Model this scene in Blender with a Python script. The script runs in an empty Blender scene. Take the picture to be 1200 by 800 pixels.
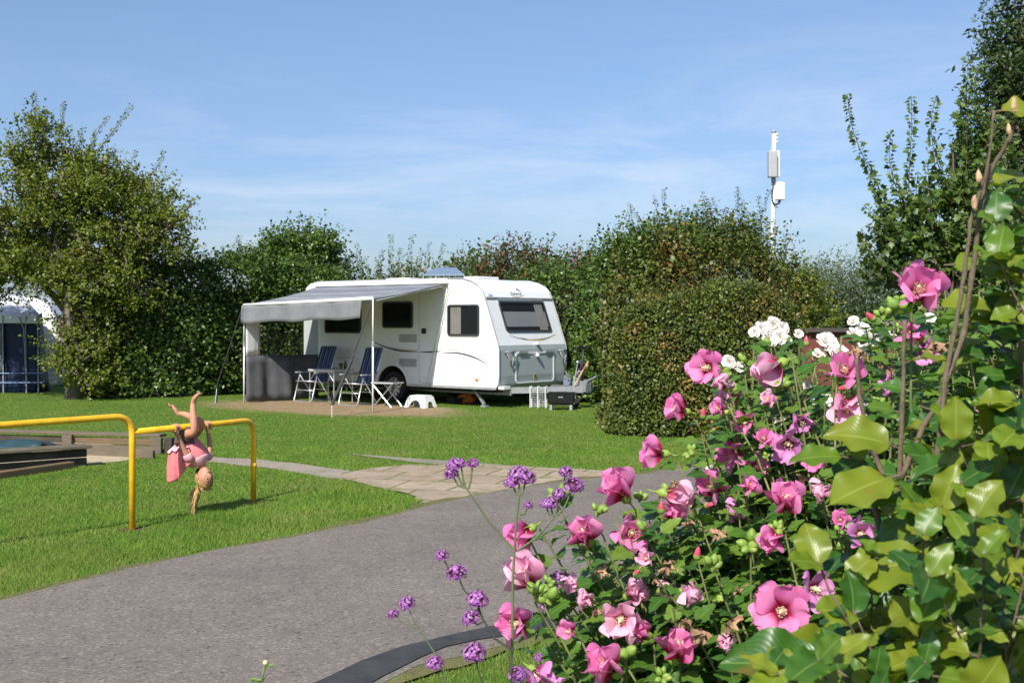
import bpy, bmesh, math, random
import numpy as np
from mathutils import Vector, Matrix, Quaternion, noise as mnoise

random.seed(7)
RNG = np.random.default_rng(11)
SC = bpy.context.scene
COL = SC.collection
F, H0, EYE = 1400.0, 375.0, 1.7          # focal length in photo pixels, horizon row, eye height
R = math.radians

def at(px, py, Z):
    return Vector(((px-600)/F*Z, Z, EYE-(py-H0)/F*Z))
def gr(px, py, z=0.0):
    Z = (EYE-z)*F/(py-H0)
    return Vector(((px-600)/F*Z, Z, z))

# ------------------------------------------------------------------ objects
def link(o, parent=None):
    COL.objects.link(o)
    if parent is not None: o.parent = parent
    return o
def tag(o, label, cat, group=None, kind=None):
    if label: o['label'] = label
    if cat: o['category'] = cat
    if group: o['group'] = group
    if kind: o['kind'] = kind
    return o
def thing(name, label, cat, loc=(0,0,0), rotz=0, group=None):
    o = bpy.data.objects.new(name, None); link(o)
    o.empty_display_size = .2
    o.location = loc; o.rotation_euler = (0,0,rotz)
    return tag(o, label, cat, group)
def copy_tree(o, parent=None):
    c = o.copy(); COL.objects.link(c); c.parent = parent
    for ch in list(o.children): copy_tree(ch, c)
    return c

def nrm(a):
    return a/np.maximum(np.linalg.norm(a, axis=-1, keepdims=True), 1e-9)
def rdirs(n, rng=RNG):
    return nrm(rng.normal(size=(n,3)))

class MB:
    """collects verts and faces; builds ONE mesh object"""
    def __init__(s): s.v=[]; s.f=[]; s.m=[]; s.uv=None
    def add(s, vs, fs, mi=0):
        b=len(s.v); s.v += [tuple(p) for p in vs]
        s.f += [tuple(b+i for i in f) for f in fs]; s.m += [mi]*len(fs)
    def box(s, c, d, rot=None, mi=0, taper=1.0):
        hx,hy,hz=[q/2 for q in d]; vs=[]
        for z in (-1,1):
            k = taper if z>0 else 1
            for x,y in ((-1,-1),(1,-1),(1,1),(-1,1)):
                vs.append(Vector((x*hx*k,y*hy*k,z*hz)))
        if rot is not None: vs=[rot@v for v in vs]
        c=Vector(c); vs=[v+c for v in vs]
        s.add(vs,[(0,3,2,1),(4,5,6,7),(0,1,5,4),(1,2,6,5),(2,3,7,6),(3,0,4,7)],mi)
    def beam(s, a, b, w, h, mi=0, up=Vector((0,0,1))):
        a=Vector(a); b=Vector(b); d=(b-a); L=d.length; d.normalize()
        sd=d.cross(up)
        if sd.length<1e-4: sd=Vector((1,0,0))
        sd.normalize(); u=sd.cross(d)
        vs=[]
        for t in (a,b):
            for i,j in ((-1,-1),(1,-1),(1,1),(-1,1)): vs.append(t+sd*(i*w/2)+u*(j*h/2))
        s.add(vs,[(0,1,2,3),(7,6,5,4),(0,4,5,1),(1,5,6,2),(2,6,7,3),(3,7,4,0)],mi)
    def tube(s, pts, r, n=8, mi=0, cap=True, closed=False):
        pts=[Vector(p) for p in pts]; m=len(pts)
        rs = r if isinstance(r,(list,tuple)) else [r]*m
        vs=[]; prev=None
        for i,p in enumerate(pts):
            if closed: d=pts[(i+1)%m]-pts[i-1]
            else: d = pts[min(i+1,m-1)]-pts[max(i-1,0)]
            if d.length<1e-9: d=Vector((0,0,1))
            d.normalize()
            if prev is None:
                a=Vector((0,0,1)) if abs(d.z)<.9 else Vector((1,0,0))
                u=d.cross(a).normalized()
            else:
                u=prev-d*prev.dot(d)
                if u.length<1e-6: u=d.orthogonal()
                u.normalize()
            prev=u; w=d.cross(u)
            for k in range(n):
                an=2*math.pi*k/n
                vs.append(p+(u*math.cos(an)+w*math.sin(an))*rs[i])
        fs=[]
        for i in range(m if closed else m-1):
            j=(i+1)%m
            for k in range(n):
                fs.append((i*n+k,i*n+(k+1)%n,j*n+(k+1)%n,j*n+k))
        if cap and not closed:
            fs.append(tuple(range(n))[::-1]); fs.append(tuple((m-1)*n+k for k in range(n)))
        s.add(vs,fs,mi)
    def lathe(s, prof, n=16, c=(0,0,0), rot=None, mi=0):
        vs=[]; c=Vector(c)
        for (r,z) in prof:
            for k in range(n):
                an=2*math.pi*k/n; v=Vector((r*math.cos(an),r*math.sin(an),z))
                if rot is not None: v=rot@v
                vs.append(v+c)
        fs=[(i*n+k,i*n+(k+1)%n,(i+1)*n+(k+1)%n,(i+1)*n+k) for i in range(len(prof)-1) for k in range(n)]
        s.add(vs,fs,mi)
    def prism(s, poly, a0, a1, axis='y', mi=0, caps=True):
        """extrude a 2D polygon (list of (u,v)) along an axis"""
        def P(u,v,a):
            return {'y':(u,a,v),'z':(u,v,a),'x':(a,u,v)}[axis]
        n=len(poly); vs=[P(u,v,a0) for u,v in poly]+[P(u,v,a1) for u,v in poly]
        fs=[(k,(k+1)%n,n+(k+1)%n,n+k) for k in range(n)]
        if caps: fs += [tuple(range(n))[::-1], tuple(range(n,2*n))]
        s.add(vs,fs,mi)
    def grid(s, fn, nu, nv, mi=0):
        vs=[fn(i/nu,j/nv) for i in range(nu+1) for j in range(nv+1)]
        fs=[(i*(nv+1)+j,(i+1)*(nv+1)+j,(i+1)*(nv+1)+j+1,i*(nv+1)+j+1) for i in range(nu) for j in range(nv)]
        s.add(vs,fs,mi)
    def ball(s, c, r, n=10, mi=0, sc=(1,1,1), rot=None):
        prof=[]; vs=[]; c=Vector(c); m=max(5,n//2+1)
        for i in range(m+1):
            th=math.pi*i/m
            for k in range(n):
                an=2*math.pi*k/n
                v=Vector((r*sc[0]*math.sin(th)*math.cos(an),r*sc[1]*math.sin(th)*math.sin(an),-r*sc[2]*math.cos(th)))
                if rot is not None: v=rot@v
                vs.append(v+c)
        fs=[(i*n+k,i*n+(k+1)%n,(i+1)*n+(k+1)%n,(i+1)*n+k) for i in range(m) for k in range(n)]
        s.add(vs,fs,mi)
    def build(s, name, mats, parent=None, smooth=False, origin=None, merge=False, bevel=0, solid=0, flip=True, subd=0):
        me=bpy.data.meshes.new(name)
        o3 = Vector(origin) if origin is not None else Vector((0,0,0))
        me.from_pydata([tuple(Vector(v)-o3) for v in s.v],[],s.f)
        if not isinstance(mats,(list,tuple)): mats=[mats]
        for m in mats: me.materials.append(m)
        if len(mats)>1: me.polygons.foreach_set('material_index', s.m)
        bm=bmesh.new(); bm.from_mesh(me)
        if merge: bmesh.ops.remove_doubles(bm, verts=bm.verts, dist=1e-5)
        if flip: bmesh.ops.recalc_face_normals(bm, faces=bm.faces)
        bm.to_mesh(me); bm.free()
        if smooth: me.polygons.foreach_set('use_smooth',[True]*len(me.polygons))
        me.update()
        o=bpy.data.objects.new(name, me); link(o,parent)
        if solid:
            md=o.modifiers.new('s','SOLIDIFY'); md.thickness=solid; md.offset=0
        if bevel:
            md=o.modifiers.new('b','BEVEL'); md.width=bevel; md.segments=2; md.limit_method='ANGLE'; md.angle_limit=R(35)
        if subd:
            md=o.modifiers.new('u','SUBSURF'); md.levels=subd; md.render_levels=subd
        return o

def raw_mesh(name, V, Fq, mat, parent=None, origin=None, uv=None, smooth=False, mats=None, mi=None):
    """V (n,3) array, Fq (m,k) array, k verts per face; uv (m*k,2)"""
    me=bpy.data.meshes.new(name); V=np.asarray(V,dtype=np.float32)
    if origin is not None: V = V-np.array(origin,dtype=np.float32)
    m,k=Fq.shape
    me.vertices.add(len(V)); me.vertices.foreach_set('co', V.ravel())
    me.loops.add(m*k); me.loops.foreach_set('vertex_index', Fq.astype(np.int32).ravel())
    me.polygons.add(m); me.polygons.foreach_set('loop_start', np.arange(0,m*k,k,dtype=np.int32))
    if smooth: me.polygons.foreach_set('use_smooth', np.ones(m,dtype=bool))
    if mat: me.materials.append(mat)
    if uv is not None:
        l=me.uv_layers.new(name='UVMap'); l.data.foreach_set('uv', np.asarray(uv,dtype=np.float32).ravel())
    me.update(calc_edges=True)
    o=bpy.data.objects.new(name, me); link(o,parent)
    return o

# ------------------------------------------------------------------ leaf templates (along, across, up)
def T_quad():
    v=np.array([(0,0,0),(.45,-.5,.08),(1,0,-.05),(.5,.5,.08)],float); f=np.array([(0,1,2,3)])
    return v,f
def T_tri():
    return np.array([(0,-.5,0),(0,.5,0),(1,0,0)],float), np.array([(0,1,2)])
def T_lobed5():          # small maple-like leaf, flat-ish fan of quads
    out=[(0,0),(.1,-.3),(.0,-.55),(.35,-.42),(.55,-.6),(.62,-.25),(1,0),(.62,.25),(.55,.6),(.35,.42),(.0,.55),(.1,.3)]
    v=[(.3,0,-.04)]+[(a,b,.10*abs(b)-.12*a*a) for a,b in out]
    f=[(0,1+i,1+(i+1)%12,1+(i+2)%12) for i in range(0,12,2)]
    return np.array(v),np.array(f)
def T_grid(shape, n=10, fold=.18, droop=.25, wave=0.0, teeth=0.0, nt=0, seed=0, nc=2):
    """leaf blade: n rows along, 2*nc+1 columns; shape(t)=half width (fraction of length)"""
    rg=random.Random(seed); ph=rg.random()*6
    v=[]; uv=[]
    for i in range(n+1):
        t=i/n; w=shape(t)
        if wave>.08: w*=1+.05*math.sin(t*19+ph)
        if nt: w*= 1+teeth*(1 if i%2 else -1)*(0 if i in (0,n) else 1)
        for j in range(-nc,nc+1):
            s=j/nc
            a=t-.03*abs(s)*(1-t)
            z=fold*abs(s)*w*1.4-droop*t*t + wave*math.sin(t*15+ph+(0 if s>0 else 1.3))*s*s*.5*math.copysign(1,s)
            v.append((a,s*w,z)); uv.append((t,.5+.5*s))
    k=2*nc+1; f=[]
    for i in range(n):
        for j in range(k-1): f.append((i*k+j,(i+1)*k+j,(i+1)*k+j+1,i*k+j+1))
    return np.array(v),np.array(f),np.array(uv)
def interp_shape(pts):
    xs=[p[0] for p in pts]; ys=[p[1] for p in pts]
    return lambda t: float(np.interp(t,xs,ys))
OVAL=interp_shape([(0,.015),(.08,.12),(.25,.27),(.45,.33),(.65,.28),(.85,.15),(.95,.06),(1,.0)])
ROUND=interp_shape([(0,.02),(.06,.18),(.2,.34),(.42,.42),(.65,.38),(.85,.22),(.95,.1),(1,.01)])
HIBIS=interp_shape([(0,.015),(.06,.16),(.2,.28),(.34,.36),(.44,.33),(.5,.22),(.6,.22),(.7,.17),(.85,.11),(1,.0)])

def leaf_mesh(name, P, D, N, L, mat, parent, origin=None, tmpl=None, W=1.0, smooth=False):
    P=np.asarray(P,float); D=nrm(np.asarray(D,float)); N=np.asarray(N,float)
    S=nrm(np.cross(N,D)); N=np.cross(D,S)
    L=np.broadcast_to(np.asarray(L,float),(len(P),)); W=np.broadcast_to(np.asarray(W,float),(len(P),))
    tv,tf=tmpl[0],tmpl[1]; k=len(tv)
    V=P[:,None,:]+L[:,None,None]*(tv[None,:,0,None]*D[:,None,:]+ (W[:,None,None]*tv[None,:,1,None])*S[:,None,:]+tv[None,:,2,None]*N[:,None,:])
    Fq=(tf[None,:,:]+ (np.arange(len(P))*k)[:,None,None]).reshape(-1,tf.shape[1])
    uv=None
    if len(tmpl)>2: uv=np.tile(tmpl[2][tf.ravel()],(len(P),1))
    return raw_mesh(name,V.reshape(-1,3),Fq,mat,parent,origin,uv,smooth)

# ------------------------------------------------------------------ materials
class N:
    def __init__(s,mt): s.t=mt.node_tree; s.n=s.t.nodes; s.l=s.t.links
    def new(s,ty,**kw):
        x=s.n.new(ty)
        for k,v in kw.items(): setattr(x,k,v)
        return x
    def to(s,a,b): s.l.new(a,b)
    def val(s,sock,v): sock.default_value=v
def blank(name):
    m=bpy.data.materials.new(name); m.use_nodes=True
    nt=N(m); nt.n.clear(); out=nt.new('ShaderNodeOutputMaterial')
    return m,nt,out
def c4(c): return (c[0],c[1],c[2],1.0)
def ramp(nt,fac,stops,interp='LINEAR'):
    r=nt.new('ShaderNodeValToRGB'); e=r.color_ramp.elements; r.color_ramp.interpolation=interp
    while len(e)<len(stops): e.new(.5)
    for i,(p,c) in enumerate(stops):
        e[i].position=p; e[i].color=c4(c) if len(c)==3 else c
    nt.to(fac,r.inputs[0]); return r.outputs[0]
def noise(nt,scale,detail=3,vec=None,rough=.55,dist=0):
    x=nt.new('ShaderNodeTexNoise'); x.inputs['Scale'].default_value=scale; x.inputs['Detail'].default_value=detail
    x.inputs['Roughness'].default_value=rough; x.inputs['Distortion'].default_value=dist
    if vec is not None: nt.to(vec,x.inputs['Vector'])
    return x.outputs[0]
def mixc(nt,fac,a,b,mode='MIX'):
    x=nt.new('ShaderNodeMix',data_type='RGBA',blend_type=mode)
    for s,v in ((0,fac),(6,a),(7,b)):
        if isinstance(v,(int,float)): x.inputs[s].default_value=v
        elif isinstance(v,(tuple,list)): x.inputs[s].default_value=c4(v)
        else: nt.to(v,x.inputs[s])
    return x.outputs[2]
def math_(nt,op,a,b=0.0,clamp=False):
    x=nt.new('ShaderNodeMath',operation=op); x.use_clamp=clamp
    for s,v in ((0,a),(1,b)):
        if isinstance(v,(int,float)): x.inputs[s].default_value=v
        else: nt.to(v,x.inputs[s])
    return x.outputs[0]
def coords(nt,kind='Object'):
    return nt.new('ShaderNodeTexCoord').outputs[kind]
def world_pos(nt): return nt.new('ShaderNodeNewGeometry').outputs['Position']
def bump(nt,h,strength=.3,dist=.01):
    b=nt.new('ShaderNodeBump'); b.inputs['Strength'].default_value=strength; b.inputs['Distance'].default_value=dist
    nt.to(h,b.inputs['Height']); return b.outputs[0]
def princ(nt,out,col,rough=.5,metal=0,normal=None,spec=.5,trans=0,coat=0):
    p=nt.new('ShaderNodeBsdfPrincipled')
    for k,v in (('Base Color',col),('Roughness',rough),('Metallic',metal)):
        if isinstance(v,(int,float)): p.inputs[k].default_value=v
        elif isinstance(v,(tuple,list)): p.inputs[k].default_value=c4(v)
        else: nt.to(v,p.inputs[k])
    p.inputs['Specular IOR Level'].default_value=spec
    p.inputs['Coat Weight'].default_value=coat
    if normal is not None: nt.to(normal,p.inputs['Normal'])
    if out is not None: nt.to(p.outputs[0],out.inputs[0])
    return p
def simple(name,col,rough=.5,metal=0,var=.12,scale=6,bmp=0,bscale=80,spec=.5,coat=0,detail=4):
    """plain colour broken by a little grime and grain"""
    m,nt,out=blank(name); v=coords(nt)
    n=noise(nt,scale,detail,v)
    a=tuple(c*(1-var) for c in col); b=tuple(min(1,c*(1+var)) for c in col)
    cc=ramp(nt,n,[(.3,a),(.7,b)])
    nb=None
    if bmp: nb=bump(nt,noise(nt,bscale,3,v),bmp,.004)
    rr=ramp(nt,noise(nt,scale*2.3,3,v),[(.3,(max(0,rough-.07),)*3),(.7,(min(1,rough+.07),)*3)])
    princ(nt,out,cc,rr,metal,nb,spec,coat=coat)
    return m
def leafmat(name,cols,transl=.25,rough=.45,patch=None,patch_scale=1.2,vein=0,spec=.4,patch_rng=(.5,.66)):
    """cols: list of colours picked per leaf; patch: colour of autumn-tinted clumps"""
    m,nt,out=blank(name)
    g=nt.new('ShaderNodeNewGeometry')
    r=g.outputs['Random Per Island']
    cc=ramp(nt,r,[(i/(len(cols)-1) if len(cols)>1 else 0,c) for i,c in enumerate(cols)])
    # slow drift from clump to clump
    n=noise(nt,patch_scale*1.7,2,g.outputs['Position'])
    cc=mixc(nt,ramp(nt,n,[(.35,(0,0,0)),(.7,(1,1,1))]),cc,mixc(nt,1.0,cc,(.72,.8,.75),'MULTIPLY'))
    if patch is not None:
        n2=noise(nt,patch_scale,4,g.outputs['Position'],.7)
        k=math_(nt,'MULTIPLY',ramp(nt,n2,[(patch_rng[0],(0,0,0)),(patch_rng[1],(1,1,1))]),ramp(nt,math_(nt,'FRACT',math_(nt,'MULTIPLY',r,7.31)),[(.35,(0,0,0)),(.6,(1,1,1))]))
        cc=mixc(nt,k,cc,patch)
    nb=None
    if vein:
        uv=coords(nt,'UV'); sp=nt.new('ShaderNodeSeparateXYZ'); nt.to(uv,sp.inputs[0])
        ac=math_(nt,'ABSOLUTE',math_(nt,'SUBTRACT',sp.outputs[1],.5))
        ph=math_(nt,'SUBTRACT',math_(nt,'MULTIPLY',sp.outputs[0],vein),math_(nt,'MULTIPLY',ac,vein*.9))
        w=math_(nt,'ABSOLUTE',math_(nt,'SUBTRACT',math_(nt,'FRACT',ph),.5))
        side=ramp(nt,w,[(.0,(1,1,1)),(.10,(0,0,0))])
        mid=ramp(nt,ac,[(.0,(1,1,1)),(.035,(0,0,0))])
        vv=math_(nt,'MAXIMUM',math_(nt,'MULTIPLY',side,.3),mid)
        cc=mixc(nt,math_(nt,'MULTIPLY',vv,.35),cc,(.42,.50,.16))
        blot=noise(nt,60,3,g.outputs['Position'])
        cc=mixc(nt,ramp(nt,blot,[(.55,(0,0,0)),(.75,(.5,.5,.5))]),cc,mixc(nt,1.0,cc,(1.25,1.05,.6),'MULTIPLY'))
        sp_n=noise(nt,150,3,g.outputs['Position'],.6); cc=mixc(nt,ramp(nt,sp_n,[(.66,(0,0,0)),(.72,(.75,.75,.75))]),cc,(.20,.115,.03))
        h=math_(nt,'MULTIPLY',w,2.0)
        nb=bump(nt,h,.13,.0010)
    p=princ(nt,None,cc,rough,0,nb,spec)
    tr=nt.new('ShaderNodeBsdfTranslucent')
    nt.to(mixc(nt,1.0,cc,(1.5,1.5,.6),'MULTIPLY'),tr.inputs[0])
    mx=nt.new('ShaderNodeMixShader'); mx.inputs[0].default_value=transl
    nt.to(p.outputs[0],mx.inputs[1]); nt.to(tr.outputs[0],mx.inputs[2]); nt.to(mx.outputs[0],out.inputs[0])
    return m
SUN_E=4.4; SKY_S=.090; SKY_DUST=1.0; SKY_OZ=2.2; EXPO=0.62
SKY_TINT=(.91,.945,1.05); CLOUD_C=(6.2,6.6,7.4); CLOUD_K=.72
Q_VEG=1.0
# ------------------------------------------------------------------ camera, sky, sun
cam=bpy.data.cameras.new('camera'); camo=bpy.data.objects.new('camera',cam); COL.objects.link(camo)
camo.location=(0,0,EYE); camo.rotation_euler=(R(90),0,0)
cam.sensor_width=36; cam.lens=42; cam.shift_y=-25/1200; cam.clip_start=.05; cam.clip_end=2000
cam.dof.use_dof=True; cam.dof.focus_distance=4.6; cam.dof.aperture_fstop=16
SC.camera=camo

SUN_H=Vector((.386,.923,0)); EL=R(43)
d=Vector((SUN_H.x*math.cos(EL),SUN_H.y*math.cos(EL),-math.sin(EL))).normalized()
sl=bpy.data.lights.new('sun','SUN'); sl.energy=SUN_E; sl.angle=R(.53); sl.color=(1.0,.955,.88)
so=bpy.data.objects.new('sun',sl); COL.objects.link(so); so.rotation_euler=d.to_track_quat('-Z','Y').to_euler(); so.location=(-6,-14,14)

w=bpy.data.worlds.new('World'); SC.world=w; w.use_nodes=True
nt=N(w); nt.n.clear(); wo=nt.new('ShaderNodeOutputWorld'); bg=nt.new('ShaderNodeBackground')
sky=nt.new('ShaderNodeTexSky',sky_type='NISHITA'); sky.sun_disc=False; sky.sun_elevation=EL; sky.sun_rotation=R(202.7)
sky.altitude=0; sky.air_density=1.0; sky.dust_density=SKY_DUST; sky.ozone_density=SKY_OZ
tc=coords(nt,'Generated'); mp=nt.new('ShaderNodeMapping'); mp.inputs['Scale'].default_value=(1.0,1.0,5.5); mp.inputs['Rotation'].default_value=(0,R(4),0)
nt.to(tc,mp.inputs[0])
n1=noise(nt,2.6,7,mp.outputs[0],.62,.4); n2=noise(nt,1.1,3,mp.outputs[0],.5)
sp=nt.new('ShaderNodeSeparateXYZ'); nt.to(tc,sp.inputs[0])
cm=ramp(nt,n1,[(.45,(0,0,0)),(.72,(1,1,1))]); cm2=ramp(nt,n2,[(.42,(.12,.12,.12)),(.62,(1,1,1))])
band=ramp(nt,sp.outputs[2],[(.0,(.25,.25,.25)),(.10,(.9,.9,.9)),(.17,(.7,.7,.7)),(.24,(.15,.15,.15)),(.5,(.1,.1,.1))])
k=math_(nt,'MULTIPLY',math_(nt,'MULTIPLY',cm,cm2),math_(nt,'MULTIPLY',band,CLOUD_K))
grad=ramp(nt,sp.outputs[2],[(.0,(.70,.76,.88)),(.10,(.80,.85,.94)),(.26,(1.0,1.0,1.0))])
nt.to(mixc(nt,k,mixc(nt,1.0,mixc(nt,1.0,sky.outputs[0],SKY_TINT,'MULTIPLY'),grad,'MULTIPLY'),CLOUD_C),bg.inputs[0]); bg.inputs[1].default_value=SKY_S
nt.to(bg.outputs[0],wo.inputs[0])
SC.view_settings.view_transform='Standard'; SC.view_settings.look='None'; SC.view_settings.gamma=1; SC.view_settings.exposure=EXPO
SC.view_settings.use_curve_mapping=False
SC.cycles.max_bounces=8; SC.cycles.transparent_max_bounces=12
try:
    SC.cycles.use_denoising=True
except Exception: pass

# ------------------------------------------------------------------ plan polygons (from photo pixels to ground metres)
def gp(L): return [tuple(gr(x,y).xy) for x,y in L]
ROAD=gp([(-700,890),(-300,780),(0,705),(60,690),(150,667),(260,646),(340,631),(420,615),(500,595),(545,585),(600,574),(680,563),(755,556),(800,547),(900,536),(1100,518),(1500,492),(2300,470),
         (2300,497),(1500,524),(1210,546),(1100,562),(1000,590),(850,648),(700,712),(640,742),(560,768),(500,784),(450,803),(380,840),(200,930),(-100,1200),(-900,1500)])
SLABS=gp([(396,554),(420,552),(440,549),(475,545),(540,545),(600,546),(680,551),(753,556),(690,562),(600,575),(540,587),(492,597),(503,592),(470,579),(430,569),(405,562)])
PATH=gp([(240,535.5),(300,538.5),(350,543),(400,550),(414,553),(402,562),(350,554),(300,547),(240,541)])
KERB=gp([(398,531),(450,535),(530,540.5),(592,545),(540,546),(500,543.5),(440,536.5)])
PATCH=gp([(330,822),(375,800),(420,780),(470,762),(540,746),(600,732),(660,716),(664,731),(640,741),(560,753),(520,762),(490,776),(440,797),(400,826)])
SAND=gp([(-60,512),(-20,509),(90,514),(188,530),(165,536),(140,541),(98,545),(30,548),(-60,552)])

def inside(P, poly):
    x,y=P[:,0],P[:,1]; r=np.zeros(len(P),bool); n=len(poly)
    for i in range(n):
        x1,y1=poly[i]; x2,y2=poly[(i+1)%n]
        if y1==y2: continue
        c=((y1>y)!=(y2>y))&(x<(x2-x1)*(y-y1)/(y2-y1)+x1)
        r^=c
    return r

def sheet(name, poly, z, mat, rough=.03, step=.25, seed=1):
    """a flat sheet with a slightly wandering edge"""
    pts=[]; n=len(poly)
    for i in range(n):
        a=Vector(poly[i]); b=Vector(poly[(i+1)%n]); L=(b-a).length; k=min(80,max(1,int(L/step)))
        for j in range(k):
            p=a.lerp(b,j/k); q=mnoise.noise_vector(Vector((p.x*1.7,p.y*1.7,seed*3.1)))*rough*2+mnoise.noise_vector(Vector((p.x*7,p.y*7,seed*5.1)))*rough
            pts.append((p.x+q.x,p.y+q.y,z))
    me=bpy.data.meshes.new(name); me.from_pydata(pts,[],[tuple(range(len(pts)))]); 
    bm=bmesh.new(); bm.from_mesh(me); bmesh.ops.triangulate(bm,faces=bm.faces,ngon_method='EAR_CLIP'); bmesh.ops.recalc_face_normals(bm,faces=bm.faces)
    for f in bm.faces:
        if f.normal.z<0: f.normal_flip()
    bm.to_mesh(me); bm.free(); me.materials.append(mat)
    o=bpy.data.objects.new(name,me); link(o); o['kind']='structure'; return o

# awning earth patch, in plan
EARTH_C=(-3.6,23.3); 
def mat_ground():
    m,nt,out=blank('lawn_soil'); p=world_pos(nt)
    n1=noise(nt,.35,4,p); n2=noise(nt,3.2,4,p); n3=noise(nt,38,4,p,.7); n4=noise(nt,1.1,5,p,.7)
    c=ramp(nt,n1,[(.3,(.080,.155,.020)),(.55,(.11,.19,.023)),(.75,(.155,.215,.038))])
    c=mixc(nt,ramp(nt,n2,[(.45,(0,0,0)),(.75,(.6,.6,.6))]),c,(.15,.19,.035))
    c=mixc(nt,ramp(nt,n3,[(.35,(.7,.7,.7)),(.6,(0,0,0))]),c,(.045,.085,.012))
    # trodden bare earth in front of the caravan
    mp=nt.new('ShaderNodeMapping',vector_type='TEXTURE'); mp.inputs['Location'].default_value=(EARTH_C[0],EARTH_C[1],0); mp.inputs['Rotation'].default_value=(0,0,R(-36)); mp.inputs['Scale'].default_value=(3.6,1.75,1)
    nt.to(p,mp.inputs[0]); ln=nt.new('ShaderNodeVectorMath',operation='LENGTH'); nt.to(mp.outputs[0],ln.inputs[0])
    e=math_(nt,'ADD',ln.outputs['Value'],math_(nt,'MULTIPLY',math_(nt,'SUBTRACT',n4,.5),.55))
    ek=ramp(nt,e,[(.72,(1,1,1)),(1.0,(0,0,0))])
    ec=ramp(nt,noise(nt,9,4,p),[(.3,(.27,.185,.115)),(.7,(.36,.26,.16))])
    c=mixc(nt,ek,c,mixc(nt,ramp(nt,noise(nt,2.6,5,p,.7),[(.5,(0,0,0)),(.66,(.75,.75,.75))]),ec,(.17,.17,.05)))
    for q in (gr(155,620),gr(297,587)):
        ds=nt.new('ShaderNodeVectorMath',operation='DISTANCE'); nt.to(p,ds.inputs[0]); ds.inputs[1].default_value=(q.x,q.y,0)
        c=mixc(nt,ramp(nt,math_(nt,'ADD',ds.outputs['Value'],math_(nt,'MULTIPLY',n3,.08)),[(.10,(1,1,1)),(.20,(0,0,0))]),c,(.12,.085,.055))
    b=bump(nt,math_(nt,'ADD',n3,math_(nt,'MULTIPLY',n2,.6)),.9,.03)
    princ(nt,out,c,.9,0,b,.15); return m
def mat_asphalt():
    m,nt,out=blank('asphalt'); p=world_pos(nt)
    v=nt.new('ShaderNodeTexVoronoi'); v.inputs['Scale'].default_value=115; nt.to(p,v.inputs['Vector'])
    v2=nt.new('ShaderNodeTexVoronoi'); v2.inputs['Scale'].default_value=60; nt.to(p,v2.inputs['Vector'])
    sc_=nt.new('ShaderNodeSeparateColor'); nt.to(v.outputs['Color'],sc_.inputs[0])
    sc2=nt.new('ShaderNodeSeparateColor'); nt.to(v2.outputs['Color'],sc2.inputs[0])
    c=ramp(nt,sc_.outputs[0],[(0,(.150,.139,.130)),(.55,(.172,.160,.150)),(.85,(.195,.182,.168)),(1,(.25,.235,.21))])
    c=mixc(nt,ramp(nt,sc2.outputs[1],[(.86,(0,0,0)),(.9,(1,1,1))]),c,(.25,.232,.21))
    c=mixc(nt,ramp(nt,sc2.outputs[0],[(.95,(0,0,0)),(.97,(1,1,1))]),c,(.10,.095,.09))
    st=noise(nt,.9,5,p,.6); c=mixc(nt,1.0,c,ramp(nt,st,[(.3,(.83,.775,.72)),(.7,(1.02,.95,.87))]),'MULTIPLY')
    st=noise(nt,5.5,4,p,.6); c=mixc(nt,1.0,c,ramp(nt,st,[(.3,(.9,.9,.9)),(.7,(1.06,1.06,1.06))]),'MULTIPLY')
    spk=ramp(nt,noise(nt,3.1,6,p,.8),[(.70,(0,0,0)),(.76,(1,1,1))]); c=mixc(nt,spk,c,(.07,.06,.045))
    b=bump(nt,v.outputs['Distance'],.15,.003)
    princ(nt,out,c,.85,0,b,.3); return m
def mat_tar():
    m,nt,out=blank('tar_patch'); p=world_pos(nt)
    c=ramp(nt,noise(nt,8,6,p,.7),[(.3,(.030,.030,.031)),(.7,(.058,.056,.055))])
    princ(nt,out,c,.7,0,bump(nt,noise(nt,120,3,p),.35,.004),.35); return m
def mat_slabs():
    m,nt,out=blank('paving_slabs'); p=world_pos(nt)
    mp=nt.new('ShaderNodeMapping'); mp.inputs['Rotation'].default_value=(0,0,R(17)); nt.to(p,mp.inputs[0])
    wob=nt.new('ShaderNodeVectorMath',operation='ADD'); 
    nz=nt.new('ShaderNodeTexNoise'); nz.inputs['Scale'].default_value=2.2; nt.to(p,nz.inputs['Vector'])
    sc_=nt.new('ShaderNodeVectorMath',operation='SCALE'); sc_.inputs['Scale'].default_value=.09; nt.to(nz.outputs['Color'],sc_.inputs[0])
    nt.to(mp.outputs[0],wob.inputs[0]); nt.to(sc_.outputs[0],wob.inputs[1])
    b=nt.new('ShaderNodeTexBrick'); nt.to(wob.outputs[0],b.inputs['Vector'])
    b.inputs['Scale'].default_value=1; b.inputs['Brick Width'].default_value=.62; b.inputs['Row Height'].default_value=.62; b.inputs['Mortar Size'].default_value=.018
    b.offset=.5; b.inputs['Color1'].default_value=(.33,.26,.195,1); b.inputs['Color2'].default_value=(.375,.305,.235,1); b.inputs['Mortar'].default_value=(.13,.15,.045,1)
    b.inputs['Mortar Smooth'].default_value=.3
    n=noise(nt,2.0,5,p,.7); c=mixc(nt,1.0,b.outputs[0],ramp(nt,n,[(.3,(.78,.78,.76)),(.7,(1.1,1.08,1.05))]),'MULTIPLY')
    n=noise(nt,45,4,p,.7); c=mixc(nt,1.0,c,ramp(nt,n,[(.3,(.85,.85,.85)),(.7,(1.12,1.12,1.12))]),'MULTIPLY')
    # moss and soil creeping over the stones
    c=mixc(nt,ramp(nt,noise(nt,2.9,6,p,.75),[(.50,(0,0,0)),(.66,(.8,.8,.8))]),c,(.16,.15,.06))
    princ(nt,out,c,.9,0,bump(nt,b.outputs[1],-.5,.01),.2); return m
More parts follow.
